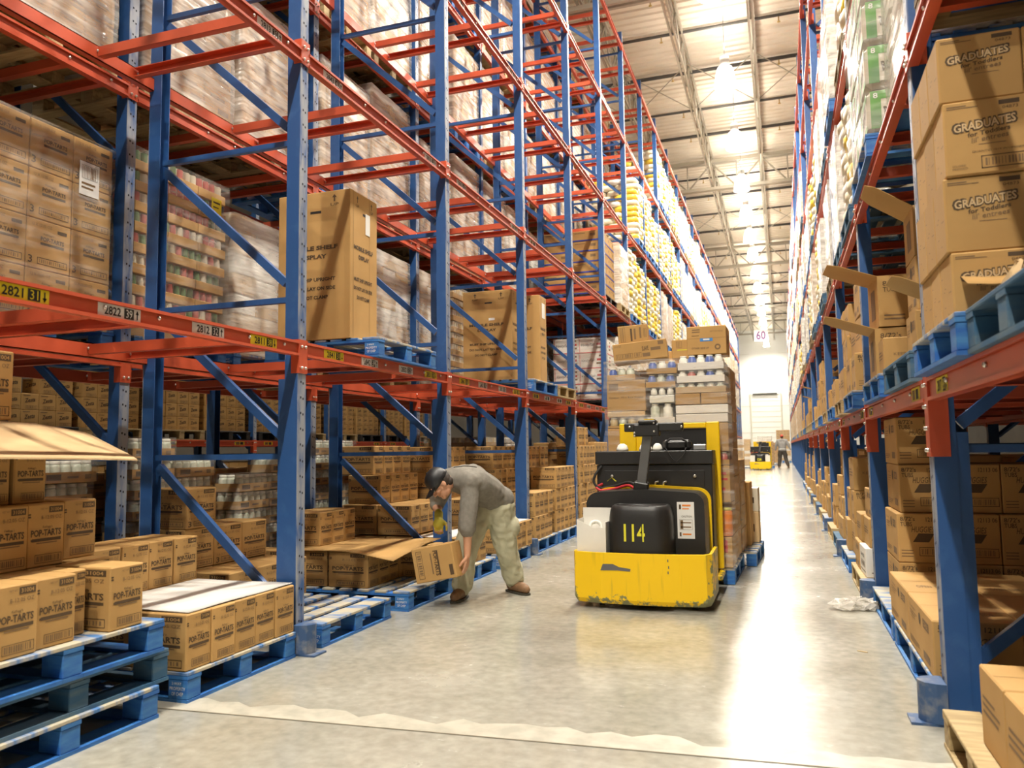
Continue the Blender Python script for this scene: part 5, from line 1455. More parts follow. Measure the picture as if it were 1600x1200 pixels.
# ------------------------------------------------------------------ pallet truck and its load
def truck_body(number):
    t = thing('pallet_truck', None, 'pallet truck')
    # worn yellow skirt round the front
    b = MB()
    out = [(-0.535, -0.20), (-0.535, -0.70), (-0.515, -0.755), (-0.30, -0.80), (0.0, -0.815), (0.30, -0.80), (0.505, -0.765), (0.545, -0.70), (0.545, -0.20)]
    inn = [(x * 0.955, y + (0.025 if y < -0.3 else 0)) for x, y in out]
    n = len(out); z0, z1 = 0.045, 0.435
    vs = []
    for (z, sh) in ((z0, 0.96), (z0 + 0.035, 1.0), (z1, 1.0)):
        vs += [(x * sh, y * (sh * 0.5 + 0.5), z) for x, y in out]
    vs += [(x, y, z1) for x, y in inn] + [(x, y, z0) for x, y in inn]
    fs = []
    for k in range(4):
        for i in range(n - 1): fs.append((k * n + i, k * n + i + 1, (k + 1) * n + i + 1, (k + 1) * n + i))
    for i in range(n - 1): fs.append((4 * n + i, 4 * n + i + 1, i + 1, i))
    fs.append((0, n, 2 * n, 3 * n, 4 * n)); fs.append((n - 1, 5 * n - 1, 4 * n - 1, 3 * n - 1, 2 * n - 1))
    b.add(vs, fs, 'yellow_worn')
    fo = Vector((-0.30, -0.8015, 0.30)); u = Vector((0.30, -0.015, 0)).normalized()
    nn = Vector((0, -0.0015, 0))
    sh = [(0.0, 0.0), (0.02, 0.05), (0.10, 0.052), (0.15, 0.03), (0.24, 0.02), (0.235, 0.0), (0.14, 0.005)]
    b.add([fo + u * x + Vector((0, 0, z)) + nn for x, z in sh], [tuple(range(len(sh)))], 'grey_steel')
    for q, (x, zz) in enumerate(((0.22, 0.40), (0.225, 0.35), (0.22, 0.31))):
        b.add([(x, -0.8065, zz), (x + .008, -0.806, zz), (x + .008, -0.806, zz - .02), (x, -0.8065, zz - .02)], [(0, 1, 2, 3)], 'grey_steel')
    b.build('bumper_skirt', t)
    b = MB(); b.box(-0.50, 0.52, -0.66, 0.42, 0.10, 0.16, 'grey_steel'); b.build('chassis', t)
    # black hood with rounded shoulders, yellow rim behind it
    def arch(w0, w1, h, r, m, y0, y1, z0=0.161):
        pl = [(w0, z0), (w1, z0)]
        for a in range(7): pl.append((w1 - r + r * math.cos(a * math.pi / 12), h - r + r * math.sin(a * math.pi / 12)))
        pl.append(((w0 + w1) / 2, h + 0.022))
        for a in range(7): pl.append((w0 + r - r * math.sin(a * math.pi / 12), h - r + r * math.cos(a * math.pi / 12)))
        q = MB(); q.prism(pl, 'y', y0, y1, m); return q
    arch(-0.485, 0.475, 0.885, 0.10, 'black_paint', -0.45, -0.061).build('hood', t)
    arch(-0.495, 0.495, 0.905, 0.11, 'yellow_paint', -0.060, -0.005).build('hood_rim', t)
    # rounded drive cover with the stencilled number
    b = MB()
    pl = [(-0.262, -0.452), (-0.262, -0.60)]
    for a in range(1, 7): pl.append((-0.262 + 0.13 - 0.13 * math.cos(a * math.pi / 12), -0.60 - 0.145 * math.sin(a * math.pi / 12)))
    for a in range(0, 6): pl.append((0.24 - 0.13 + 0.13 * math.sin(a * math.pi / 12), -0.60 - 0.145 * math.cos(a * math.pi / 12)))
    pl += [(0.24, -0.60), (0.24, -0.452)]
    cx, cyy = -0.011, -0.55; n = len(pl)
    lay = [(1.0, 0.161), (0.995, 0.66), (0.985, 0.70), (0.95, 0.755), (0.90, 0.785), (0.82, 0.797), (0.78, 0.79), (0.76, 0.775)]
    vs = []; fs = []
    for s, z in lay: vs += [(cx + (x - cx) * s, min(-0.452, cyy + (y - cyy) * s), z) for x, y in pl]
    for k in range(len(lay) - 1):
        for i in range(n): fs.append((k * n + i, k * n + (i + 1) % n, (k + 1) * n + (i + 1) % n, (k + 1) * n + i))
    b.add(vs, fs, 'black_plastic', True); b.add(vs[-n:], [tuple(range(n))], 'black_plastic'); b.build('drive_cover', t)
    b = MB(); b.text(number, (-0.119, -0.7452, 0.52), (1, 0, 0), (0, 0, 1), 0.165, 0.137, 'stencil_yellow', 0.02, 0, 0.002)
    for x in ((0.019,) if number == '114' else ()): b.add([(x, -0.7478, 0.51), (x + .006, -0.7478, 0.51), (x + .006, -0.7478, 0.665), (x, -0.7478, 0.665)], [(0, 1, 2, 3)], 'black_plastic')
    b.build('stencilled_number', t)
    # steering arm with head
    a = Vector((-0.055, -0.33, 0.84)); c = Vector((0.045, -0.42, 1.42)); d = (c - a).normalized(); L = (c - a).length
    sx = Vector((1, 0, 0)); sx = (sx - d * sx.dot(d)).normalized(); sy = d.cross(sx)
    mx = Matrix(((sx.x, sy.x, d.x, a.x), (sx.y, sy.y, d.y, a.y), (sx.z, sy.z, d.z, a.z), (0, 0, 0, 1)))
    b = MB(); b.box(-0.038, 0.038, -0.03, 0.03, 0.08, L, 'grey_steel', mx, 0.006); b.box(-0.034, 0.034, -0.0308, -0.03, 0.1, L - .02, 'grey_steel', mx); b.build('steering_arm', t)
    b = MB(); b.box(-0.06, 0.06, -0.045, 0.045, -0.02, 0.13, 'black_plastic', mx, 0.008); b.lathe([(0.15, 0.0), (0.15, 0.03), (0.09, 0.05)], 'black_plastic', 18, Matrix.Translation((-0.055, -0.30, 0.80))); b.build('steering_base', t)
    b = MB(); b.box(-0.15, 0.33, -0.47, -0.41, 1.38, 1.45, 'black_plastic', None, 0.008); b.box(-0.07, 0.14, -0.49, -0.38, 1.34, 1.44, 'black_plastic', None, 0.01); b.box(-0.03, 0.12, -0.50, -0.39, 1.44, 1.475, 'black_plastic', None, 0.012)
    b.box(0.02, 0.10, -0.485, -0.40, 1.475, 1.482, 'yellow_paint')
    for x, z in ((-0.10, 1.42), (0.10, 1.45), (0.10, 1.38), (0.32, 1.415), (-0.06, 1.37), (-0.06, 1.345)): b.ball((x, -0.492, z), 0.010, 'bolt', None, 8, 5)
    b.build('control_handle', t)
    # battery compartment
    b = MB(); b.box(-0.50, 0.505, 0.03, 0.34, 0.161, 1.10, 'black_paint', None, 0.006); b.box(-0.43, 0.44, 0.024, 0.03, 0.60, 1.05, 'black_paint', None, 0.003)
    for x in (-0.36, 0.36): b.lathe([(0.014, 0), (0.014, 0.012), (0.006, 0.014)], 'bolt', 10, Matrix.Translation((x, 0.022, 1.0)) @ Matrix.Rotation(math.pi / 2, 4, 'X'))
    for sgn in (-1, 1): b.add([(-0.37 + 0.035 * sgn, 0.0232, 0.955), (-0.365 + 0.045 * sgn, 0.0232, 0.955), (-0.36 + 0.005 * sgn, 0.0232, 0.985), (-0.368 + .002 * sgn, 0.0232, 0.985)], [(0, 1, 2, 3)], 'stencil_yellow')
    b.build('battery_box', t)
    b = MB(); b.box(-0.51, 0.515, 0.015, 0.345, 1.102, 1.22, 'black_paint', None, 0.006); b.build('battery_lid', t)
    b = MB()
    for x in (0.02, 0.09): b.tube([(x, -0.02, 0.905), (x + .01, -0.02, 0.95), (x + .035, -0.02, 0.955)], 0.008, 'light_steel', 8)
    b.build('battery_hook', t)
    # load backrest
    b = MB()
    b.box(-0.355, -0.20, 0.37, 0.43, 0.17, 1.475, 'yellow_paint', None, 0.008); b.box(0.435, 0.552, 0.37, 0.43, 0.17, 1.475, 'yellow_paint', None, 0.008); b.box(-0.199, 0.434, 0.375, 0.425, 1.42, 1.47, 'yellow_paint', None, 0.006)
    b.box(-0.205, -0.10, 0.40, 0.43, 0.9, 1.41, 'yellow_paint')
    b.build('backrest_frame', t)
    b = MB(); b.box(-0.095, 0.434, 0.40, 0.42, 0.9, 1.418, 'black_paint'); b.build('backrest_panel', t)
    b = MB(); b.box(0.40, 0.56, 0.05, 0.43, 0.12, 0.16, 'yellow_worn', None, 0.005); b.build('side_step', t)
    def cable(pts, m):
        P = []
        for i in range(len(pts) - 1):
            p0 = Vector(pts[max(i - 1, 0)]); p1 = Vector(pts[i]); p2 = Vector(pts[i + 1]); p3 = Vector(pts[min(i + 2, len(pts) - 1)])
            for s in range(6):
                q = s / 6; P.append(0.5 * ((2 * p1) + (p2 - p0) * q + (2 * p0 - 5 * p1 + 4 * p2 - p3) * q * q + (3 * p1 - p0 - 3 * p2 + p3) * q ** 3))
        P.append(Vector(pts[-1])); q = MB(); q.tube(P, 0.012, m, 8); return q
    cable([(-0.45, 0.01, 1.09), (-0.50, -0.02, 1.02), (-0.515, -0.03, 0.95), (-0.46, -0.04, 0.90), (-0.33, -0.05, 0.915), (-0.20, -0.10, 0.95), (-0.11, -0.22, 0.93), (-0.08, -0.28, 0.88)], 'rubber').build('black_cable', t)
    cable([(-0.45, 0.02, 0.93), (-0.49, -0.035, 0.905), (-0.44, -0.06, 0.878), (-0.33, -0.07, 0.892), (-0.20, -0.12, 0.925), (-0.12, -0.23, 0.905), (-0.09, -0.28, 0.87)], 'red_cable').build('red_cable', t)
    b = MB(); b.box(0.26, 0.395, -0.4525, -0.451, 0.52, 0.81, 'label_white')
    f = Face(b, (0.26, -0.4525, 0.52), (1, 0, 0), (0, 0, 1), 0.135, 0.29)
    f.r(0.12, 0.24, 0.80, 0.93, 'ink'); f.r(0.3, 0.8, 0.88, 0.93, 'orange_label'); f.r(0.3, 0.7, 0.80, 0.83, 'orange_label'); f.t('CAUTION', 0.25, 0.85, 0.58, 0.63, 'ink'); f.bars(0.12, 0.88, 0.24, 0.52, 'ink', 3, 1); f.r(0.18, 0.8, 0.42, 0.45, 'ink_soft'); f.r(0.18, 0.8, 0.30, 0.33, 'ink_soft'); f.r(0.12, 0.22, 0.06, 0.17, 'ink'); f.r(0.3, 0.8, 0.10, 0.14, 'orange_label')
    b.build('caution_decal', t)
    for x in (-0.33, 0.40):
        b = MB(); b.lathe([(0.02, -0.02), (0.045, -0.018), (0.045, 0.018), (0.02, 0.02)], 'rubber', 14, Matrix.Translation((x, -0.62, 0.046)) @ Matrix.Rotation(math.pi / 2, 4, 'Y')); b.box(x - .03, x + .03, -0.64, -0.60, 0.06, 0.099, 'grey_steel'); b.build('caster_wheel', t)
    b = MB(); b.lathe([(0.03, -0.05), (0.115, -0.045), (0.115, 0.045), (0.03, 0.05)], 'rubber', 20, Matrix.Translation((0, -0.3, 0.116)) @ Matrix.Rotation(math.pi / 2, 4, 'Y')); b.build('drive_wheel', t)
    for x in (-0.20, 0.30):
        b = MB(); b.box(x - 0.075, x + 0.075, 0.44, 1.62, 0.062, 0.112, 'grey_steel'); b.build('fork', t)
        b = MB(); b.lathe([(0.02, -0.05), (0.05, -0.045), (0.05, 0.045), (0.02, 0.05)], 'rubber', 12, Matrix.Translation((x, 1.45, 0.051)) @ Matrix.Rotation(math.pi / 2, 4, 'Y')); b.build('load_wheel', t)
    return t
def long_pallet(mat):
    # open-ended pallet so that forks pass underneath
    pass
def white_box(label, x, y, z):
    t = thing('white_carton', label, 'carton', (x, y, z))
    b = MB(); w = 0.004; dx, dy, dz = 0.235, 0.23, 0.50
    b.box(-dx / 2, dx / 2, -dy / 2, dy / 2, 0, w, 'white_board')
    b.box(-dx / 2, dx / 2, dy / 2 - w, dy / 2, w, dz + 0.10, 'white_board'); b.box(-dx / 2, -dx / 2 + w, -dy / 2 + w, dy / 2 - w, w, dz + 0.02, 'white_board'); b.box(dx / 2 - w, dx / 2, -dy / 2 + w, dy / 2 - w, w, dz, 'white_board')
    b.add([(-dx / 2, -dy / 2, w), (dx / 2, -dy / 2, w), (dx / 2, -dy / 2, dz - 0.04), (0.02, -dy / 2, dz - 0.045), (-0.02, -dy / 2, dz - 0.02), (-dx / 2, -dy / 2, dz + 0.02),
           (-dx / 2, -dy / 2 + w, w), (dx / 2, -dy / 2 + w, w), (dx / 2, -dy / 2 + w, dz - 0.04), (0.02, -dy / 2 + w, dz - 0.045), (-0.02, -dy / 2 + w, dz - 0.02), (-dx / 2, -dy / 2 + w, dz + 0.02)],
          [(0, 1, 2, 3, 4, 5), (11, 10, 9, 8, 7, 6), (2, 8, 9, 3), (3, 9, 10, 4), (4, 10, 11, 5), (1, 7, 8, 2), (0, 5, 11, 6)], 'white_board')
    b.build('body', t)
    return t
def truck():
    tx, ty = -1.08, 6.90
    t = truck_body('114'); t.location = (tx, ty, 0); tag(t, 'yellow and black pallet truck numbered 114 standing in the aisle', 'pallet truck')
    PRO['truck'] = t
    white_box('tall white open carton standing in the front of truck 114', tx - 0.388, ty - 0.60, 0.1615)
    b = MB(); mx = Matrix.Translation((0, 0, 0)); 
    prof = [(0.035, -0.025), (0.055, -0.025), (0.055, 0.025), (0.035, 0.025)]; n = 18; vs = []; fs = []
    for r, z in prof: vs += [(r * math.cos(6.2832 * k / n), r * math.sin(6.2832 * k / n), z) for k in range(n)]
    for a in range(4):
        for k in range(n): fs.append((a * n + k, a * n + (k + 1) % n, ((a + 1) % 4) * n + (k + 1) % n, ((a + 1) % 4) * n + k))
    b.add(vs, fs, 'foam_white', True); o = b.build('paper_roll'); o.location = (tx - 0.37, ty - 0.625, 0.615); o.rotation_euler = (1.2, 0, 0.2); tag(o, 'white paper roll poking out of the white open carton', 'paper roll')
    b = MB(); b.box(-0.105, 0.105, -0.085, 0.085, 0, 0.43, 'white_board'); o = b.build('packing_paper'); o.location = (tx - 0.393, ty - 0.59, 0.167); tag(o, 'wad of white packing paper filling the open carton on truck 114', 'packing paper')
    zt = 1.2215
    for q, (x, r) in enumerate(((-0.285, 0.055), (-0.075, 0.060), (0.03, 0.045))):
        b = MB(); b.lathe([(r, 0), (r * 0.97, 0.02), (r * 0.75, 0.05), (r * 0.3, 0.066)], 'foam_white', 16); o = b.build('foam_bowl'); o.location = (tx + x, ty + 0.14, zt)
        tag(o, 'upturned white foam bowl, %s from left on the truck battery lid' % ORD[q + 1], 'bowl', 'foam bowls on truck 114')
    t2 = thing('scanner_case', 'black zipped case with carry handle on the truck battery lid', 'case', (tx + 0.205, ty + 0.14, zt))
    b = MB(); b.box(-0.125, 0.125, -0.06, 0.06, 0, 0.095, 'black_plastic', None, 0.025); b.build('body', t2)
    b = MB(); b.tube([(-0.08, -0.064, 0.03), (-0.085, -0.075, 0.075), (-0.05, -0.08, 0.10), (0.05, -0.08, 0.10), (0.085, -0.075, 0.075), (0.08, -0.064, 0.03)], 0.011, 'rubber', 8); b.build('handle', t2)
    b = MB(); b.tube([(-0.09, -0.062, 0.02), (-0.085, -0.128, 0.02), (-0.06, -0.14, -0.02), (-0.03, -0.15, -0.07), (0.01, -0.15, -0.10), (0.05, -0.15, -0.06), (0.08, -0.14, -0.02), (0.085, -0.128, 0.02), (0.09, -0.062, 0.02)], 0.004, 'rubber', 6); b.build('cord', t2)
    b = MB(); b.box(-0.055, 0.055, -0.04, 0.04, 0, 0.05, 'light_steel', None, 0.006); o = b.build('metal_tin'); o.location = (tx + 0.40, ty + 0.14, zt); tag(o, 'small silver tin beside the black case on the truck', 'tin')
truck()

def can_row(b, x0, x1, y, z0, z1, mats, r=0.04, rg=random):
    n = max(2, int((x1 - x0) / (2 * r)))
    for q in range(n):
        px = x0 + (q + .5) * (x1 - x0) / n; m = mats[q % len(mats)]
        h = z1 - z0
        b.lathe([(r * .9, z0), (r * .98, z0 + .008), (r * .98, z1 - h * .16), (r * .72, z1 - h * .08), (r * .72, z1)], m, 10, Matrix.Translation((px, y + r, 0)))
        b.lathe([(r * .74, z1), (r * .74, z1 + .012)], 'foam_white', 10, Matrix.Translation((px, y + r, 0)))
def truck_load():
    XX = lambda zx: -0.438 - (1240 - zx) * 0.00098
    ZZ = lambda zy: 1.584 - (zy - 922) * 0.00098
    y0 = 7.46
    # fork-entry pallets: boards and stringers, forks run between them
    def open_pallet():
        b = MB(); dx, dy, h = 1.06, 1.12, 0.142
        for i in range(7): b.box(-dx / 2, dx / 2, -dy / 2 + i * (dy - .10) / 6, -dy / 2 + i * (dy - .10) / 6 + .10, h - .018, h, 'pallet_worn')
        for x in (-dx / 2, -0.02, dx / 2 - 0.10):
            b.box(x, x + 0.10, -dy / 2, dy / 2, h - .028, h - .0185, 'pallet_blue')
            for yy in (-dy / 2, -0.07, dy / 2 - 0.14): b.box(x, x + 0.10, yy, yy + 0.14, 0.016, h - .0285, 'pallet_blue')
            b.box(x, x + 0.10, -dy / 2, dy / 2, 0, 0.0155, 'pallet_blue')
        return b.build('pallet')
    inst('openpal', open_pallet, (-0.963, 8.03, 0.006), -0.03, 'blue pallet on the truck forks under the mixed load', 'pallet')
    inst('openpal', None, (-0.80, 9.22, 0.006), -0.05, 'second blue pallet on the truck forks, shifted towards the aisle', 'pallet')
    t = thing('mixed_load', 'tall shrink-wrapped mixed load of cartons, cans and jars behind truck 114', 'mixed load', (-0.963, 8.03, 0.150), -0.03)
    ox, oy, oz = -0.963, 8.03, 0.150
    def bx(name, x0, x1, z0, z1, m='cardboard', d=0.40, pr=None, y=None):
        b = MB(); yy = (y if y is not None else y0) - oy
        b.box(x0 - ox + .003, x1 - ox - .003, yy, yy + d, z0 - oz + .002, z1 - oz - .002, m, None, 0.005)
        f = Face(b, (x0 - ox + .003, yy, z0 - oz + .002), (1, 0, 0), (0, 0, 1), x1 - x0 - .006, z1 - z0 - .004)
        if pr: pr(f)
        return b.build(name, t)
    def tray(name, x0, x1, z0, z1, mats, tm='cardboard', frac=0.42, r=0.04, y=None, d=0.40):
        b = MB(); yy = (y if y is not None else y0) - oy
        b.box(x0 - ox + .003, x1 - ox - .003, yy, yy + d, z0 - oz + .002, z0 - oz + (z1 - z0) * frac, tm)
        b.box(x0 - ox + .03, x1 - ox - .03, yy + 2 * r, yy + d - .02, z0 - oz + (z1 - z0) * frac, z1 - oz - .02, 'can_cream')
        can_row(b, x0 - ox + .01, x1 - ox - .01, yy + .004, z0 - oz + .012, z1 - oz - .016, mats, r)
        return b.build(name, t)
    bx('carton', XX(80), XX(470), ZZ(905), ZZ(600), 'cardboard', 0.4, lambda f: (f.t('Quaker  Mini Rice Snacks', 0.06, 0.94, 0.40, 0.47, 'ink', 0.0), f.r(0.06, 0.3, 0.68, 0.9, 'ink_soft'), f.t('Q', 0.05, 0.1, 0.1, 0.14, 'ink_soft')))
    bx('carton', XX(80), XX(460), ZZ(962), ZZ(906), 'cardboard_pale')
    tray('jar_tray', XX(85), XX(465), ZZ(1070), ZZ(963), ['can_amber', 'jar_white', 'can_amber'], 'cardboard', 0.2)
    bx('carton', XX(80), XX(465), 0.93, ZZ(1072), 'cardboard'); tray('jar_tray', XX(80), XX(465), 0.78, 0.928, ['can_blue', 'can_cream']); bx('carton', XX(80), XX(465), 0.45, 0.778, 'cardboard'); bx('carton', XX(80), XX(465), 0.152, 0.448, 'cardboard')
    tray('jar_tray', XX(88), XX(372), ZZ(600), ZZ(476), ['can_blue', 'jar_white', 'jar_white'], 'cardboard', 0.45)
    tray('can_tray', XX(480), XX(778), ZZ(552), ZZ(425), ['can_blue', 'foam_white'], 'cardboard', 0.42)
    tray('can_tray', XX(470), XX(760), ZZ(684), ZZ(554), ['can_blue', 'jar_white', 'can_blue'], 'cardboard', 0.42)
    bx('bottle_pack', XX(500), XX(745), ZZ(835), ZZ(760), 'foam_white', 0.3)
    b = MB(); can_row(b, XX(505) - ox, XX(742) - ox, y0 - oy, ZZ(757) - oz, ZZ(700) - oz, ['foam_white'], 0.032); b.build('bottle_pack', t)
    tray('bottle_pack', XX(475), XX(745), ZZ(1030), ZZ(838), ['jar_white', 'foam_white'], 'white_carton', 0.30, 0.045)
    tray('can_tray', XX(782), XX(1216), ZZ(530), ZZ(388), ['foam_white', 'can_blue'], 'white_carton', 0.50)
    tray('can_tray', XX(770), XX(1222), ZZ(650), ZZ(532), ['foam_white', 'can_red', 'foam_white', 'can_blue'], 'white_carton', 0.55)
    tray('jar_tray', XX(755), XX(1230), ZZ(752), ZZ(652), ['jar_white', 'can_cream'], 'cardboard_pale', 0.60)
    bx('carton', XX(750), XX(990), ZZ(862), ZZ(753), 'cardboard'); bx('carton', XX(991), XX(1240), ZZ(862), ZZ(753), 'cardboard')
    bx('paper_pack', XX(750), XX(1245), ZZ(948), ZZ(865), 'white_carton'); bx('paper_pack', XX(750), XX(1240), ZZ(1035), ZZ(950), 'white_carton')
    bx('carton', XX(750), XX(1238), 1.205, ZZ(1037), 'cardboard'); tray('jar_tray', XX(750), XX(1236), 1.08, 1.203, ['foam_white', 'can_red', 'jar_white'], 'cardboard', 0.4)
    bx('carton', XX(1000), XX(1238), 0.74, 1.078, 'cardboard', 0.4, lambda f: (f.r(0.55, 0.85, 0.75, 0.82, 'red_ink'), f.r(0.5, 0.8, 0.3, 0.4, 'red_ink'), f.r(0.58, 0.9, 0.6, 0.66, 'red_ink'))); bx('carton', XX(640), XX(998), 0.74, 1.078, 'cardboard')
    b = MB()
    for q in range(2): b.lathe([(0.062, 0), (0.07, 0.01), (0.07, 0.22), (0.064, 0.235)], 'orange_label', 14, Matrix.Translation((XX(1165) - ox - 0.145 * q, y0 - oy + .08, 0.432 - oz))); b.lathe([(0.066, 0.235), (0.066, 0.26)], 'stencil_yellow', 14, Matrix.Translation((XX(1165) - ox - 0.145 * q, y0 - oy + .08, 0.432 - oz)))
    b.build('tub_pack', t)
    bx('carton', XX(640), XX(1236), 0.152, 0.43, 'cardboard', 0.4, lambda f: (f.r(0.86, 0.93, 0.5, 0.9, 'red_ink')))
    bx('carton', XX(640), XX(1236), 0.43, 0.738, 'cardboard', 0.25, None, 7.64)
    # rear half of the load: plain cartons of the same heap
    for k in range(7):
        for i in range(3):
            x0 = XX(80) + i * 0.375; bx('carton', x0, x0 + 0.372, 0.152 + k * 0.268, 0.152 + (k + 1) * 0.268, 'cardboard', 0.70, lambda f: f.r(0.2, 0.7, 0.4, 0.5, 'ink_soft'), 7.865)
    q = film_shell(1.15, 1.14, 1.93, 14, 0.012, 'film_load', 0.012); o = q.build('stretch_film', t); o.location = (XX(660) - ox, 0.0, 0.0)
    # loose cartons thrown on top
    def loose(label, x0, x1, z0, z1, d, y, pr, rot=(0, 0, 0), name='carton', seam=False):
        b = MB(); dx, dz = x1 - x0, z1 - z0
        b.box(-dx / 2, dx / 2, -d / 2, d / 2, -dz / 2, dz / 2, 'cardboard', None, 0.005)
        f = Face(b, (-dx / 2, -d / 2, -dz / 2), (1, 0, 0), (0, 0, 1), dx, dz); pr(f)
        f2 = Face(b, (dx / 2, -d / 2, -dz / 2), (0, 1, 0), (0, 0, 1), d, dz); f2.r(0.3, 0.55, 0.4, 0.7, 'ink_soft')
        o = b.build(name); o.location = ((x0 + x1) / 2, y + d / 2, (z0 + z1) / 2); o.rotation_euler = rot; tag(o, label, 'carton'); return o
    def pr_long(f):
        f.bars(0.05, 0.36, 0.16, 0.42, 'ink', 2, 9); f.bars(0.39, 0.52, 0.16, 0.42, 'ink', 3, 5); f.t('SUAVE', 0.54, 0.66, 0.48, 0.72, 'ink', 0.02); f.r(0.54, 0.68, 0.16, 0.36, 'ink_soft'); f.r(0.70, 0.88, 0.45, 0.62, 'ink_soft'); f.r(0.84, 0.94, 0.72, 0.92, 'ink_soft'); f.t('25.4 OZ', 0.03, 0.16, 0.80, 0.90, 'ink_soft')
    loose('long tilted brown carton lying on top of the truck load, left side', XX(120), XX(648), ZZ(436) + 0.03, ZZ(252) + 0.03, 0.34, 7.50, pr_long, (0, -0.085, 0.10))
    def pr_small(f):
        f.bars(0.08, 0.24, 0.1, 0.9, 'ink', 4, 2); f.r(0.42, 0.48, 0.12, 0.82, 'ink'); f.r(0.54, 0.60, 0.2, 0.8, 'ink_soft'); f.r(0.72, 0.78, 0.25, 0.85, 'ink_soft'); f.bars(0.86, 0.96, 0.3, 0.75, 'ink', 5, 2)
    loose('small brown carton standing on the long tilted carton, top of truck load', XX(165), XX(460), ZZ(250) + 0.02, ZZ(70) + 0.02, 0.30, 7.54, pr_small, (0, -0.06, 0.10))
    loose('brown carton half hidden between top boxes of the truck load', XX(690), XX(868), ZZ(388), ZZ(205), 0.34, 7.66, lambda f: (f.bars(0.25, 0.55, 0.55, 0.9, 'ink', 4, 3), f.r(0.3, 0.9, 0.42, 0.46, 'stencil_yellow')))
    def pr_up(f):
        f.t('OTHER SIDE UP', 0.12, 0.56, 0.19, 0.26, 'ink_soft', 0.02); f.t('NOT FOR RESALE', 0.60, 0.92, 0.78, 0.83, 'ink_soft'); f.r(0, 1, 0.565, 0.58, 'cardboard_edge'); f.r(0.34, 0.66, 0.46, 0.57, 'sticker_blue', 0.002); f.r(0.42, 0.58, 0.50, 0.55, 'label_white', 0.003)
        n = Vector((0, -0.0014, 0)); c = f.o + f.u * (0.78 * f.W) + f.v * (0.25 * f.H)
        b = f.mb; b.add([c + (f.u * math.cos(a * 0.4488) + f.v * math.sin(a * 0.4488)) * 0.028 + n for a in range(14)], [tuple(range(14))], 'ink_soft'); b.add([c + (f.u * math.cos(a * 0.7854) + f.v * math.sin(a * 0.7854)) * 0.014 + n * 1.6 for a in range(8)], [tuple(range(8))], 'cardboard')
        f.r(0.13, 0.32, 0.66, 0.68, 'ink'); f.r(0.14, 0.34, 0.86, 0.90, 'ink_soft'); f.r(0.14, 0.34, 0.78, 0.82, 'ink_soft')
    loose('brown carton marked other side up with a blue sticker, top right of truck load', XX(862), XX(1230), ZZ(384), ZZ(112), 0.36, 7.48, pr_up, (0, 0, -0.02))
    # goods on the second pallet
    t2 = thing('mixed_load', 'lower mixed load on the second pallet behind truck 114, next to the aisle', 'mixed load', (-0.80, 9.22, 0.150), -0.05)
    def b2(name, x0, x1, ya, yb, z0, z1, m): b = MB(); b.box(x0, x1, ya, yb, z0, z1, m, None, 0.006); f = Face(b, (x0, ya, z0), (1, 0, 0), (0, 0, 1), x1 - x0, z1 - z0); f.r(0.55, 0.9, 0.35, 0.6, 'ink'); return b.build(name, t2)
    for k in range(6):
        b2('carton', -0.52, -0.10, -0.55, 0.0, k * 0.32 + .001, k * 0.32 + .318, 'cardboard')
        if k < 4: b2('carton', -0.095, 0.40, -0.55, -0.05, k * 0.24 + .001, k * 0.24 + .238, 'cardboard')
    b2('carton', 0.0, 0.44, -0.04, 0.28, 0.001, 0.70, 'cardboard'); b2('carton', -0.50, -0.01, 0.01, 0.54, 0.001, 0.7, 'cardboard'); b2('carton', 0.02, 0.50, 0.29, 0.54, 0.001, 0.35, 'cardboard_pale'); b2('can_tray', 0.05, 0.50, 0.30, 0.54, 0.352, 0.62, 'can_cream')
    b2('carton', -0.42, 0.10, -0.52, -0.1, 1.925, 2.16, 'cardboard')
truck_load()

# second truck far down the aisle
def far_truck():
    o = dup(PRO['truck'], (-1.10, 43.6, 0), 0.0, 'distant yellow pallet truck facing us far down the aisle', 'pallet truck')
    for ch in list(KIDS[o.name]):
        if ch.name.startswith('stencilled_number'):
            b = MB(); b.text('124', (-0.145, -0.7452, 0.485), (1, 0, 0), (0, 0, 1), 0.20, 0.135, 'stencil_yellow', 0.045, 0, 0.002)
            ch.data = b.data('stencilled_number')
    white_box('white open carton at left in the distant truck', -1.10 - 0.388, 43.6 - 0.60, 0.1615)
    white_box('white open carton at right in the distant truck', -1.10 + 0.368, 43.6 - 0.60, 0.1615)
    for n, (x, y, k, h) in enumerate(((-2.25, 47.5, 'pale', 1.5), (-1.0, 47.2, 'brown', 1.35), (0.05, 62.0, 'pale', 1.4), (-1.3, 66.0, 'paper', 1.9), (0.1, 70.0, 'brown', 2.4), (-0.7, 55.0, 'brown', 1.3))):
        put_pallet('blue', x, y, 0.0, 'blue pallet standing in the aisle far away, %s from us' % ORD[n + 1], 1.12, 1.0)
        put_load(k, n % 3, x, y, PH + .002, LOADWORD[k] + ' standing in the far aisle, %s from us' % ORD[n + 1], None, 'film', h)
far_truck()

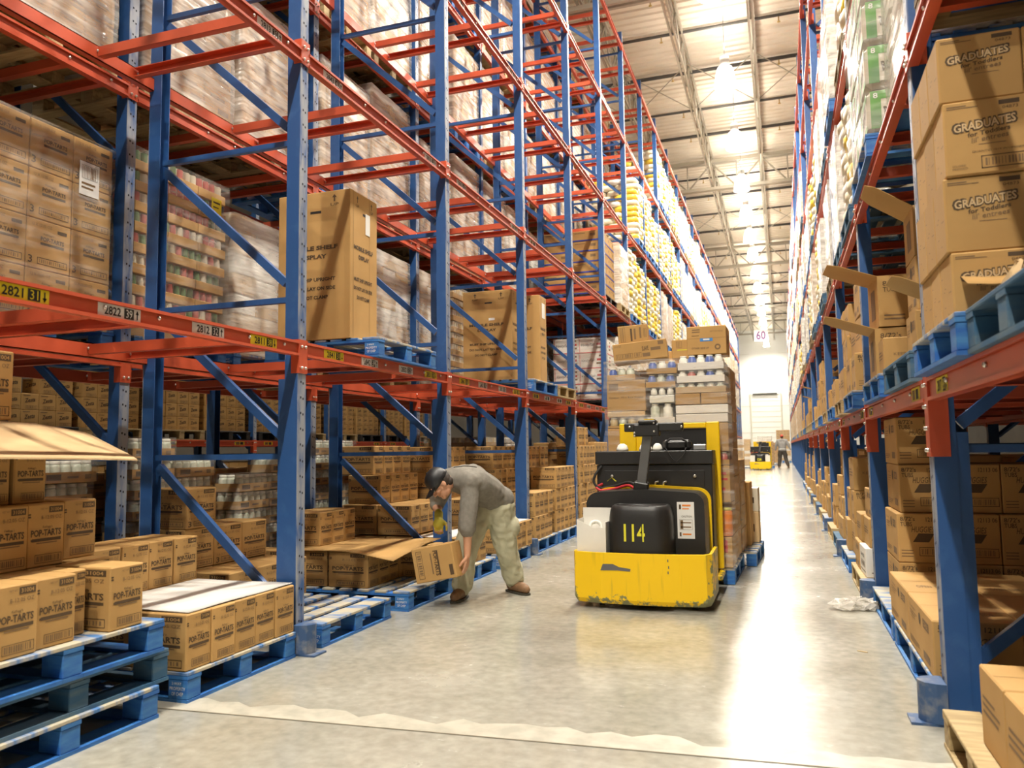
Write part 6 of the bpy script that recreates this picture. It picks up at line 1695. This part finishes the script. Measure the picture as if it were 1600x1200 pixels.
# ------------------------------------------------------------------ people
from mathutils import noise
def remeshed(mb, name, parent, mat, vox, smooth=6, wrinkle=0.0):
    o = mb.build(name)
    m = o.modifiers.new('r', 'REMESH'); m.mode = 'VOXEL'; m.voxel_size = vox; m.use_smooth_shade = True
    s = o.modifiers.new('s', 'SMOOTH'); s.factor = 0.5; s.iterations = smooth
    dg = bpy.context.evaluated_depsgraph_get(); dg.update()
    me = bpy.data.meshes.new_from_object(o.evaluated_get(dg))
    me.materials.clear(); me.materials.append(M[mat])
    me.polygons.foreach_set('material_index', [0] * len(me.polygons))
    me.polygons.foreach_set('use_smooth', [True] * len(me.polygons)); me.update()
    bpy.data.objects.remove(o)
    if wrinkle:
        nrm = [v.normal.copy() for v in me.vertices]
        for v in me.vertices:
            c = v.co; k = noise.noise((c.x * 9, c.y * 9, c.z * 5)) + 0.6 * noise.noise((c.x * 22 + c.z * 9, c.y * 22 - c.z * 9, c.z * 16))
            v.co = c + nrm[v.index] * (k * wrinkle)
    q = bpy.data.objects.new(name, me); COL.objects.link(q)
    adopt(q, parent)
    return q
def V(*a): return Vector(a)
def hand(b, wrist, d, palm, side, curl, thumb):
    # palm with four unequal bent fingers and a thumb; d points along the hand, palm is the palm normal, side points to the thumb
    d = d.normalized(); palm = (palm - d * palm.dot(d)).normalized(); sd = d.cross(palm).normalized()
    if sd.dot(side) < 0: sd = -sd
    for k, off in enumerate((0.030, 0.010, -0.010, -0.030)):
        b.limb([wrist + sd * off * 0.5, wrist + d * 0.05 + sd * off * 0.9, wrist + d * 0.088 + sd * off], [0.0150, 0.0155, 0.0125], 'skin', 10)
    for k, (off, L) in enumerate(((0.030, 0.072), (0.010, 0.082), (-0.010, 0.076), (-0.030, 0.060))):
        p = wrist + d * 0.088 + sd * off; pts = [p]; a = 0.0
        for s, seg in enumerate((0.42, 0.32, 0.26)):
            a += curl * (0.9, 1.0, 0.8)[s]
            p = p + (d * math.cos(a) + palm * math.sin(a)) * (L * seg); pts.append(p)
        b.limb(pts, [0.0098, 0.0092, 0.0085, 0.0075], 'skin', 8)
    p0 = wrist + d * 0.025 + sd * 0.030; p1 = p0 + (sd * 0.75 + d * 0.6 + palm * 0.25).normalized() * 0.042; p2 = p1 + (d * 0.9 + palm * thumb + sd * 0.1).normalized() * 0.033; p3 = p2 + (d * 0.9 + palm * thumb * 1.3 - sd * 0.15).normalized() * 0.025
    b.limb([p0, p1, p2, p3], [0.0150, 0.0120, 0.0105, 0.0088], 'skin', 8)

def person(name, label, J, look, crown, cap, cfg):
    base = V(J['pelvis'].x, J['pelvis'].y, 0)
    t = thing(name, label, 'person', base)
    j = {k: v - base for k, v in J.items()}
    f = look.normalized(); u = (crown - f * crown.dot(f)).normalized(); s = u.cross(f).normalized()   # s: towards the left ear
    H = Matrix(((s.x, f.x, u.x, j['head'].x), (s.y, f.y, u.y, j['head'].y), (s.z, f.z, u.z, j['head'].z), (0, 0, 0, 1)))
    # ---- body
    b = MB()
    def torso(b, g):
        b.limb([j['hipL'] + V(0, 0, .02), j['hipR'] + V(0, 0, .02)], [0.105 + g, 0.105 + g])
        b.limb([j['hipL'] * .6 + j['pelvis'] * .4, j['waistL'], j['chestL']], [0.105 + g, 0.098 + g, 0.108 + g]); b.limb([j['hipR'] * .6 + j['pelvis'] * .4, j['waistR'], j['chestR']], [0.105 + g, 0.098 + g, 0.108 + g])
        b.limb([j['chestL'], j['shL']], [0.105 + g, 0.070 + g]); b.limb([j['chestR'], j['shR']], [0.105 + g, 0.070 + g]); b.limb([j['shL'], j['neck'] * .8 + j['chest'] * .2, j['shR']], [0.066 + g, 0.075 + g, 0.066 + g])
        b.limb([j['pelvis'], j['chest'], j['neck'] * .6 + j['chest'] * .4], [0.11 + g, 0.12 + g, 0.085 + g])
    torso(b, 0)
    b.limb([j['neck'] * .7 + j['chest'] * .3, j['neck'], j['head'] - u * .05], [0.065, 0.058, 0.056])
    for q in 'LR':
        b.limb([j['sh' + q], j['el' + q], j['wr' + q]], [0.056, 0.043, 0.027]); b.limb([j['sh' + q], (j['sh' + q] + j['el' + q]) / 2], [0.056, 0.052]); b.limb([j['el' + q], (j['el' + q] * .65 + j['wr' + q] * .35)], [0.041, 0.044])
        b.limb([j['hip' + q], j['kn' + q], j['an' + q]], [0.088, 0.058, 0.042]); b.limb([j['kn' + q], j['kn' + q] * .6 + j['an' + q] * .4], [0.056, 0.058]); b.limb([j['an' + q], j['to' + q]], [0.042, 0.032])
        hd = J.get('hand' + q)
        d = j['fin' + q] - j['wr' + q]
        hand(b, j['wr' + q], d, J['palm' + q], J['side' + q], cfg.get('curl' + q, 0.5), cfg.get('thumb', 0.4))
    b.ball((0, 0, 0.01), (0.075, 0.094, 0.105), 'skin', H, 16, 12); b.ball((0, 0.03, -0.065), (0.055, 0.062, 0.055), 'skin', H, 14, 9); b.ball((0, 0.068, -0.095), (0.028, 0.026, 0.022), 'skin', H)
    b.limb([(0, 0.088, 0.015), (0, 0.103, -0.015), (0, 0.108, -0.030)], [0.010, 0.012, 0.014], 'skin', 8, H)
    for q in (-1, 1):
        b.ball((q * 0.013, 0.098, -0.034), (0.010, 0.010, 0.008), 'skin', H, 8, 6)
        b.ball((q * 0.077, -0.008, -0.012), (0.010, 0.020, 0.032), 'skin', H, 10, 8); b.ball((q * 0.030, 0.086, 0.030), (0.024, 0.010, 0.008), 'skin', H, 8, 6)
        b.ball((q * 0.042, 0.062, -0.025), (0.022, 0.025, 0.020), 'skin', H, 8, 6)
    b.limb([(-0.022, 0.086, -0.062), (0, 0.092, -0.061), (0.022, 0.086, -0.062)], [0.006, 0.009, 0.006], 'skin', 8, H)
    remeshed(b, 'body', t, 'skin', 0.0062, 2)
    for q in (-1, 1):
        b = MB(); b.ball((q * 0.031, 0.0835, 0.008), (0.0125, 0.008, 0.008), 'foam_white', H, 10, 7); b.ball((q * 0.031, 0.0905, 0.006), (0.005, 0.003, 0.005), 'hair', H, 8, 6); b.build('eye', t)
        b = MB(); b.limb([(q * 0.016, 0.094, 0.030), (q * 0.032, 0.093, 0.035), (q * 0.048, 0.082, 0.030)], [0.003, 0.0042, 0.003], 'hair', 6, H); b.build('eyebrow', t)
    b = MB(); b.ball((0, -0.020, 0.005), (0.079, 0.083, 0.085), 'hair', H, 16, 10); b.ball((0, -0.045, -0.045), (0.060, 0.050, 0.045), 'hair', H, 12, 8); b.build('hair', t)
    # ---- clothes
    b = MB(); torso(b, 0.026)
    for q in 'LR':
        e = j['el' + q]; w = j['wr' + q]; k = cfg.get('sleeve', 0.12)
        b.limb([j['sh' + q], (j['sh' + q] + e) / 2, e, e + (w - e) * k], [0.080, 0.080, 0.074, 0.070 if k < .5 else 0.042])
    if cfg.get('hem'): b.limb([j['hipL'] + V(0, 0, .02), j['hipR'] + V(0, 0, .02)], [0.128, 0.128])
    remeshed(b, 'shirt', t, cfg['shirt'], 0.011, 4, 0.008)
    b = MB(); b.limb([j['hipL'] + cfg['drop'], j['hipR'] + cfg['drop']], [0.122, 0.122])
    for q in 'LR':
        an = j['an' + q]; kn = j['kn' + q]
        b.limb([j['hip' + q] + cfg['drop'], (j['hip' + q] + kn) / 2, kn, (kn + an) / 2, an + V(0, 0, 0.015)], [0.128, 0.120, 0.104, 0.100, 0.088])
        pk = (j['hip' + q] * .42 + kn * .58); sd = (j['hipL'] - j['hipR']).normalized() * (1 if q == 'L' else -1)
        b.ball(tuple(pk + sd * 0.10), (0.05, 0.06, 0.085), cfg['trousers'], None, 10, 8)
        for zz in (0.10, 0.17, 0.26): b.limb([an + (kn - an) * zz + V(-0.06, -0.05, 0), an + (kn - an) * zz + V(0, -0.075, 0.01), an + (kn - an) * zz + V(0.06, -0.05, -0.01)], [0.016, 0.022, 0.016])
    remeshed(b, 'trousers', t, cfg['trousers'], 0.010, 3, 0.013)
    b = MB(); bl = [j['hipL'] * .5 + j['waistL'] * .5, j['hipR'] * .5 + j['waistR'] * .5]
    for q in 'LR':
        an = j['an' + q]; to = j['to' + q]; d = V(to.x - an.x, to.y - an.y, 0).normalized(); sd = V(-d.y, d.x, 0)
        b = MB(); heel = V(an.x, an.y, 0) - d * 0.055
        b.limb([heel + V(0, 0, .055), V(an.x, an.y, .06) + d * .03, V(an.x, an.y, .055) + d * 0.11, V(an.x, an.y, .048) + d * 0.165], [0.043, 0.050, 0.047, 0.042], cfg['boot'], 14); b.limb([V(an.x, an.y, .06), an + V(0, 0, .02)], [0.052, 0.054], cfg['boot'], 12)
        bt = remeshed(b, 'boot', t, cfg['boot'], 0.008, 3)
        for v in bt.data.vertices:
            if v.co.z < 0.012: v.co.z = 0.012
        sp = [(-0.095, 0.03), (-0.10, 0), (-0.095, -0.03), (-0.03, -0.042), (0.08, -0.048), (0.16, -0.045), (0.20, -0.025), (0.208, 0), (0.20, 0.025), (0.16, 0.045), (0.08, 0.048), (-0.03, 0.042)]
        q2 = MB(); q2.prism([((V(an.x, an.y, 0) + d * x + sd * y).x, (V(an.x, an.y, 0) + d * x + sd * y).y) for x, y in sp], 'z', 0.0, 0.018, 'sole'); q2.build('boot_sole', t)
    # ---- cap
    b = MB()
    prof = [(0.0905, -0.005), (0.091, 0.03), (0.086, 0.065), (0.070, 0.098), (0.045, 0.118), (0.012, 0.126)]
    mc = H @ Matrix.Translation((0, -0.008, 0.010)) @ Matrix.Rotation(-0.10, 4, 'X') @ Matrix.Diagonal((0.96, 1.13, 1.0, 1.0))
    b.lathe(prof, cap, 20, mc); b.ball((0, 0, 0.127), (0.008, 0.008, 0.005), cap, mc, 8, 5); b.build('cap', t)
    b = MB(); g = []
    for a in range(9):
        x = -0.080 + 0.16 * a / 8; row = []
        for r in range(5):
            yy = 0.060 + (0.115 * (1 - (x / 0.085) ** 2 * 0.55)) * r / 4
            row.append(H @ V(x, yy, 0.040 - 0.020 * (r / 4) ** 1.3 - 2.8 * x * x))
        g.append(row)
    vs = [p for row in g for p in row] + [p - u * 0.004 for row in g for p in row]; fs = []
    for a in range(8):
        for r in range(4):
            k = a * 5 + r; fs.append((k, k + 1, k + 6, k + 5)); fs.append((45 + k, 45 + k + 5, 45 + k + 6, 45 + k + 1))
    for a in range(8): fs.append((a * 5 + 4, 45 + a * 5 + 4, 45 + a * 5 + 9, a * 5 + 9))
    b.add(vs, fs, cap, True); b.build('cap_brim', t)
    return t, H, base

def worker():
    J = {'pelvis': V(-2.40, 6.42, 0.84), 'chest': V(-2.505, 6.17, 1.00), 'neck': V(-2.595, 6.02, 1.03), 'head': V(-2.665, 5.93, 0.985)}
    sd = V(0.72, -0.50, -0.10)      # towards his left side
    J['hipL'] = V(-2.33, 6.43, 0.80); J['hipR'] = V(-2.47, 6.43, 0.80)
    J['waistL'] = V(-2.385, 6.27, 0.915); J['waistR'] = V(-2.485, 6.33, 0.93)
    J['chestL'] = V(-2.45, 6.12, 0.985); J['chestR'] = V(-2.56, 6.20, 1.00)
    J['shL'] = V(-2.435, 6.03, 0.99); J['shR'] = V(-2.70, 6.16, 1.00)
    J['elL'] = V(-2.445, 5.98, 0.645); J['wrL'] = V(-2.445, 5.965, 0.395); J['finL'] = V(-2.462, 5.945, 0.25)
    J['elR'] = V(-2.85, 6.27, 0.80); J['wrR'] = V(-2.745, 6.07, 0.685); J['finR'] = V(-2.715, 6.00, 0.58)
    J['knL'] = V(-2.31, 6.49, 0.44); J['anL'] = V(-2.27, 6.62, 0.10); J['toL'] = V(-2.15, 6.535, 0.04)
    J['knR'] = V(-2.575, 6.26, 0.43); J['anR'] = V(-2.60, 6.21, 0.09); J['toR'] = V(-2.595, 6.06, 0.04)
    J['palmL'] = V(-1, 0.0, 0); J['sideL'] = V(0, -1, 0); J['palmR'] = V(-0.3, 0.9, 0); J['sideR'] = V(0.9, 0.3, 0)
    cfg = {'shirt': 'shirt_grey', 'trousers': 'trousers', 'boot': 'boot', 'drop': V(0, 0, -0.03), 'curlL': 0.22, 'curlR': 0.7, 'sleeve': 0.16}
    t, H, base = person('person', 'worker in grey shirt, black cap and khaki trousers bending over to lift a carton', J, V(-0.52, -0.30, -0.80), V(-0.66, -0.42, 0.60), 'cap_black', cfg)
    # yellow glove on his right hand
    b = MB(); w = J['wrR'] - base; d = (J['finR'] - J['wrR'])
    hand_b = MB(); hand(hand_b, w, d, J['palmR'], J['sideR'], 0.7, 0.4)
    hand_b.limb([w - d.normalized() * 0.05, w + d.normalized() * 0.02], [0.038, 0.036])
    hand_b.ball(tuple(w + d.normalized() * 0.055), (0.048, 0.048, 0.055), 'skin')
    remeshed(hand_b, 'glove', t, 'glove', 0.006, 2)
    # thin cord lying over the back of the shirt
    sh = [c for c in KIDS[t.name] if c.name.startswith('shirt')][0]
    P = []
    for q in range(13):
        u = q / 12; g = V(-2.575 + 0.16 * u, 6.00 + 0.13 * u, 1.12 + 0.05 * math.sin(u * 3.1)) - base
        ok, loc, nrm, _ = sh.closest_point_on_mesh(g); P.append(loc + nrm * 0.003)
    b = MB(); b.tube(P, 0.0035, 'rubber', 6); b.build('headset_cord', t)
    # carton being lifted, print lying sideways
    b = MB(); dx, dy, dz = 0.355, 0.19, 0.275
    b.box(-dx / 2, dx / 2, -dy / 2, dy / 2, -dz / 2, dz / 2, 'cardboard', None, 0.006)
    f = Face(b, (-dx / 2, -dy / 2, dz / 2), (0, 0, -1), (1, 0, 0), dz, dx)
    f.mb.text('POP-TARTS', f.o + f.u * (0.14 * dz) + f.v * (0.52 * dx), f.u, f.v, 0.72 * dz, 0.10 * dx, 'ink', 0.03); f.r(0.14, 0.86, 0.60, 0.64, 'ink'); f.r(0.2, 0.8, 0.44, 0.47, 'ink_soft'); f.bars(0.1, 0.9, 0.10, 0.24, 'ink', 3, 10); f.r(0.6, 0.9, 0.86, 0.95, 'ink')
    o = b.build('carton'); o.location = (-2.668, 5.89, 0.352); o.rotation_euler = (0, -0.19, 0.02); tag(o, 'brown carton tilted in the hands of the bending worker', 'carton')
worker()

def walker():
    c = V(0.0, 47.0, 0)
    J = {'pelvis': V(0, 0, 1.02), 'chest': V(0, 0.02, 1.36), 'neck': V(0, 0.01, 1.60), 'head': V(0, 0.02, 1.74)}
    J['hipL'] = V(-0.10, 0, 0.98); J['hipR'] = V(0.10, 0, 0.98); J['waistL'] = V(-0.09, 0, 1.16); J['waistR'] = V(0.09, 0, 1.16); J['chestL'] = V(-0.11, 0.01, 1.38); J['chestR'] = V(0.11, 0.01, 1.38)
    J['shL'] = V(-0.22, 0, 1.52); J['shR'] = V(0.22, 0, 1.52)
    J['elL'] = V(-0.33, 0.02, 1.24); J['wrL'] = V(-0.37, 0.02, 0.99); J['finL'] = V(-0.37, 0.05, 0.82); J['elR'] = V(0.35, -0.02, 1.24); J['wrR'] = V(0.44, -0.04, 1.01); J['finR'] = V(0.46, -0.02, 0.85)
    J['knL'] = V(-0.14, 0.05, 0.54); J['anL'] = V(-0.20, 0.0, 0.10); J['toL'] = V(-0.22, 0.15, 0.04); J['knR'] = V(0.17, 0.02, 0.54); J['anR'] = V(0.28, -0.12, 0.12); J['toR'] = V(0.31, 0.03, 0.05)
    for k in list(J): J[k] = J[k] + c
    J['palmL'] = V(1, 0, 0); J['palmR'] = V(-1, 0, 0); J['sideL'] = V(0, 1, 0); J['sideR'] = V(0, 1, 0)
    cfg = {'shirt': 'sweater', 'trousers': 'dark_trousers', 'boot': 'boot', 'drop': V(0, 0, -0.03), 'curlL': 0.4, 'curlR': 0.4, 'sleeve': 0.95}
    t, H, base = person('person', 'distant person in grey sweater and red cap walking away down the aisle', J, V(0, 1, 0), V(0, 0, 1), 'cap_red', cfg)
    b = MB(); b.prism([(0.20 * math.cos(a * 0.3927), 0.155 * math.sin(a * 0.3927)) for a in range(16)], 'z', 1.045, 1.085, 'label_white'); b.build('waist_pad', t)
walker()

# ------------------------------------------------------------------ high-bay lamps (each carries its own light)
def lamp(i, x, y, z, label, group, power):
    t = thing('high_bay_lamp', label, 'lamp', (x, y, z), 0, group)
    b = MB(); b.lathe([(0.05, 0.42), (0.11, 0.40), (0.12, 0.20), (0.10, 0.16)], 'lamp_body', 14); b.tube([(0, 0, 0.42), (0, 0, 12.28 - z)], 0.007, 'pipe', 6); b.build('ballast_housing', t)
    b = MB()
    n = 20; vs = []; fs = []
    for r, zz in ((0.11, 0.16), (0.17, 0.12), (0.215, 0.0), (0.25, -0.20), (0.27, -0.38), (0.262, -0.38), (0.242, -0.20), (0.207, 0.0), (0.16, 0.115), (0.10, 0.15)):
        for k in range(n): vs.append((r * math.cos(2 * math.pi * k / n), r * math.sin(2 * math.pi * k / n), zz))
    for a in range(9):
        for k in range(n): fs.append((a * n + k, a * n + (k + 1) % n, (a + 1) * n + (k + 1) % n, (a + 1) * n + k))
    b.add(vs, fs, 'lamp_lens', True); b.build('prismatic_reflector', t)
    b = MB(); b.ball((0, 0, 0.075), (0.10, 0.10, 0.05), 'lamp_glow'); b.build('bulb', t)
    ld = bpy.data.lights.new('lamp_light', 'POINT'); ld.energy = power; ld.color = LAMP_COL; ld.shadow_soft_size = 0.11
    lo = bpy.data.objects.new('lamp_light', ld); COL.objects.link(lo); lo.parent = t; lo.location = (0, 0, -0.24)
    ld = bpy.data.lights.new('lamp_uplight', 'POINT'); ld.energy = power * 0.06; ld.color = LAMP_COL; ld.shadow_soft_size = 0.1
    lo = bpy.data.objects.new('lamp_uplight', ld); COL.objects.link(lo); lo.parent = t; lo.location = (0, 0, 0.62)
def lamps():
    ys = [-9.8, -5.5, -1.2, 3.0, 7.25, 11.5, 15.75, 20.0, 24.4, 28.6, 32.4, 36.0, 39.6, 44.0, 48.2, 52.5, 57, 61.5, 66, 71, 75.5]
    for i, y in enumerate(ys):
        lamp(i, -1.0, y, 10.75, 'lit round high-bay lamp over our aisle, %s along the row' % ORD[i + 1], 'lamps over the aisle', LAMP_W)
    for i, y in enumerate((4.0, 12.5, 21.0, 30.0, 45.0, 60.0, 69.0)):
        lamp(i, -7.1, y, 10.75, 'lit high-bay lamp over the next aisle to the left, %s along' % ORD[i + 1], 'lamps over the left aisle', LAMP_W * 0.75)
    for i, y in enumerate((5.0, 20.0, 40.0, 60.0)):
        lamp(i, 5.2, y, 10.75, 'lit high-bay lamp over the next aisle to the right, %s along' % ORD[i + 1], 'lamps over the right aisle', LAMP_W * 0.5)
lamps()

o = FARP.build('pallet_stack'); o['kind'] = 'stuff'; tag(o, 'far-off wooden pallets under the loads along both racks', 'pallets')
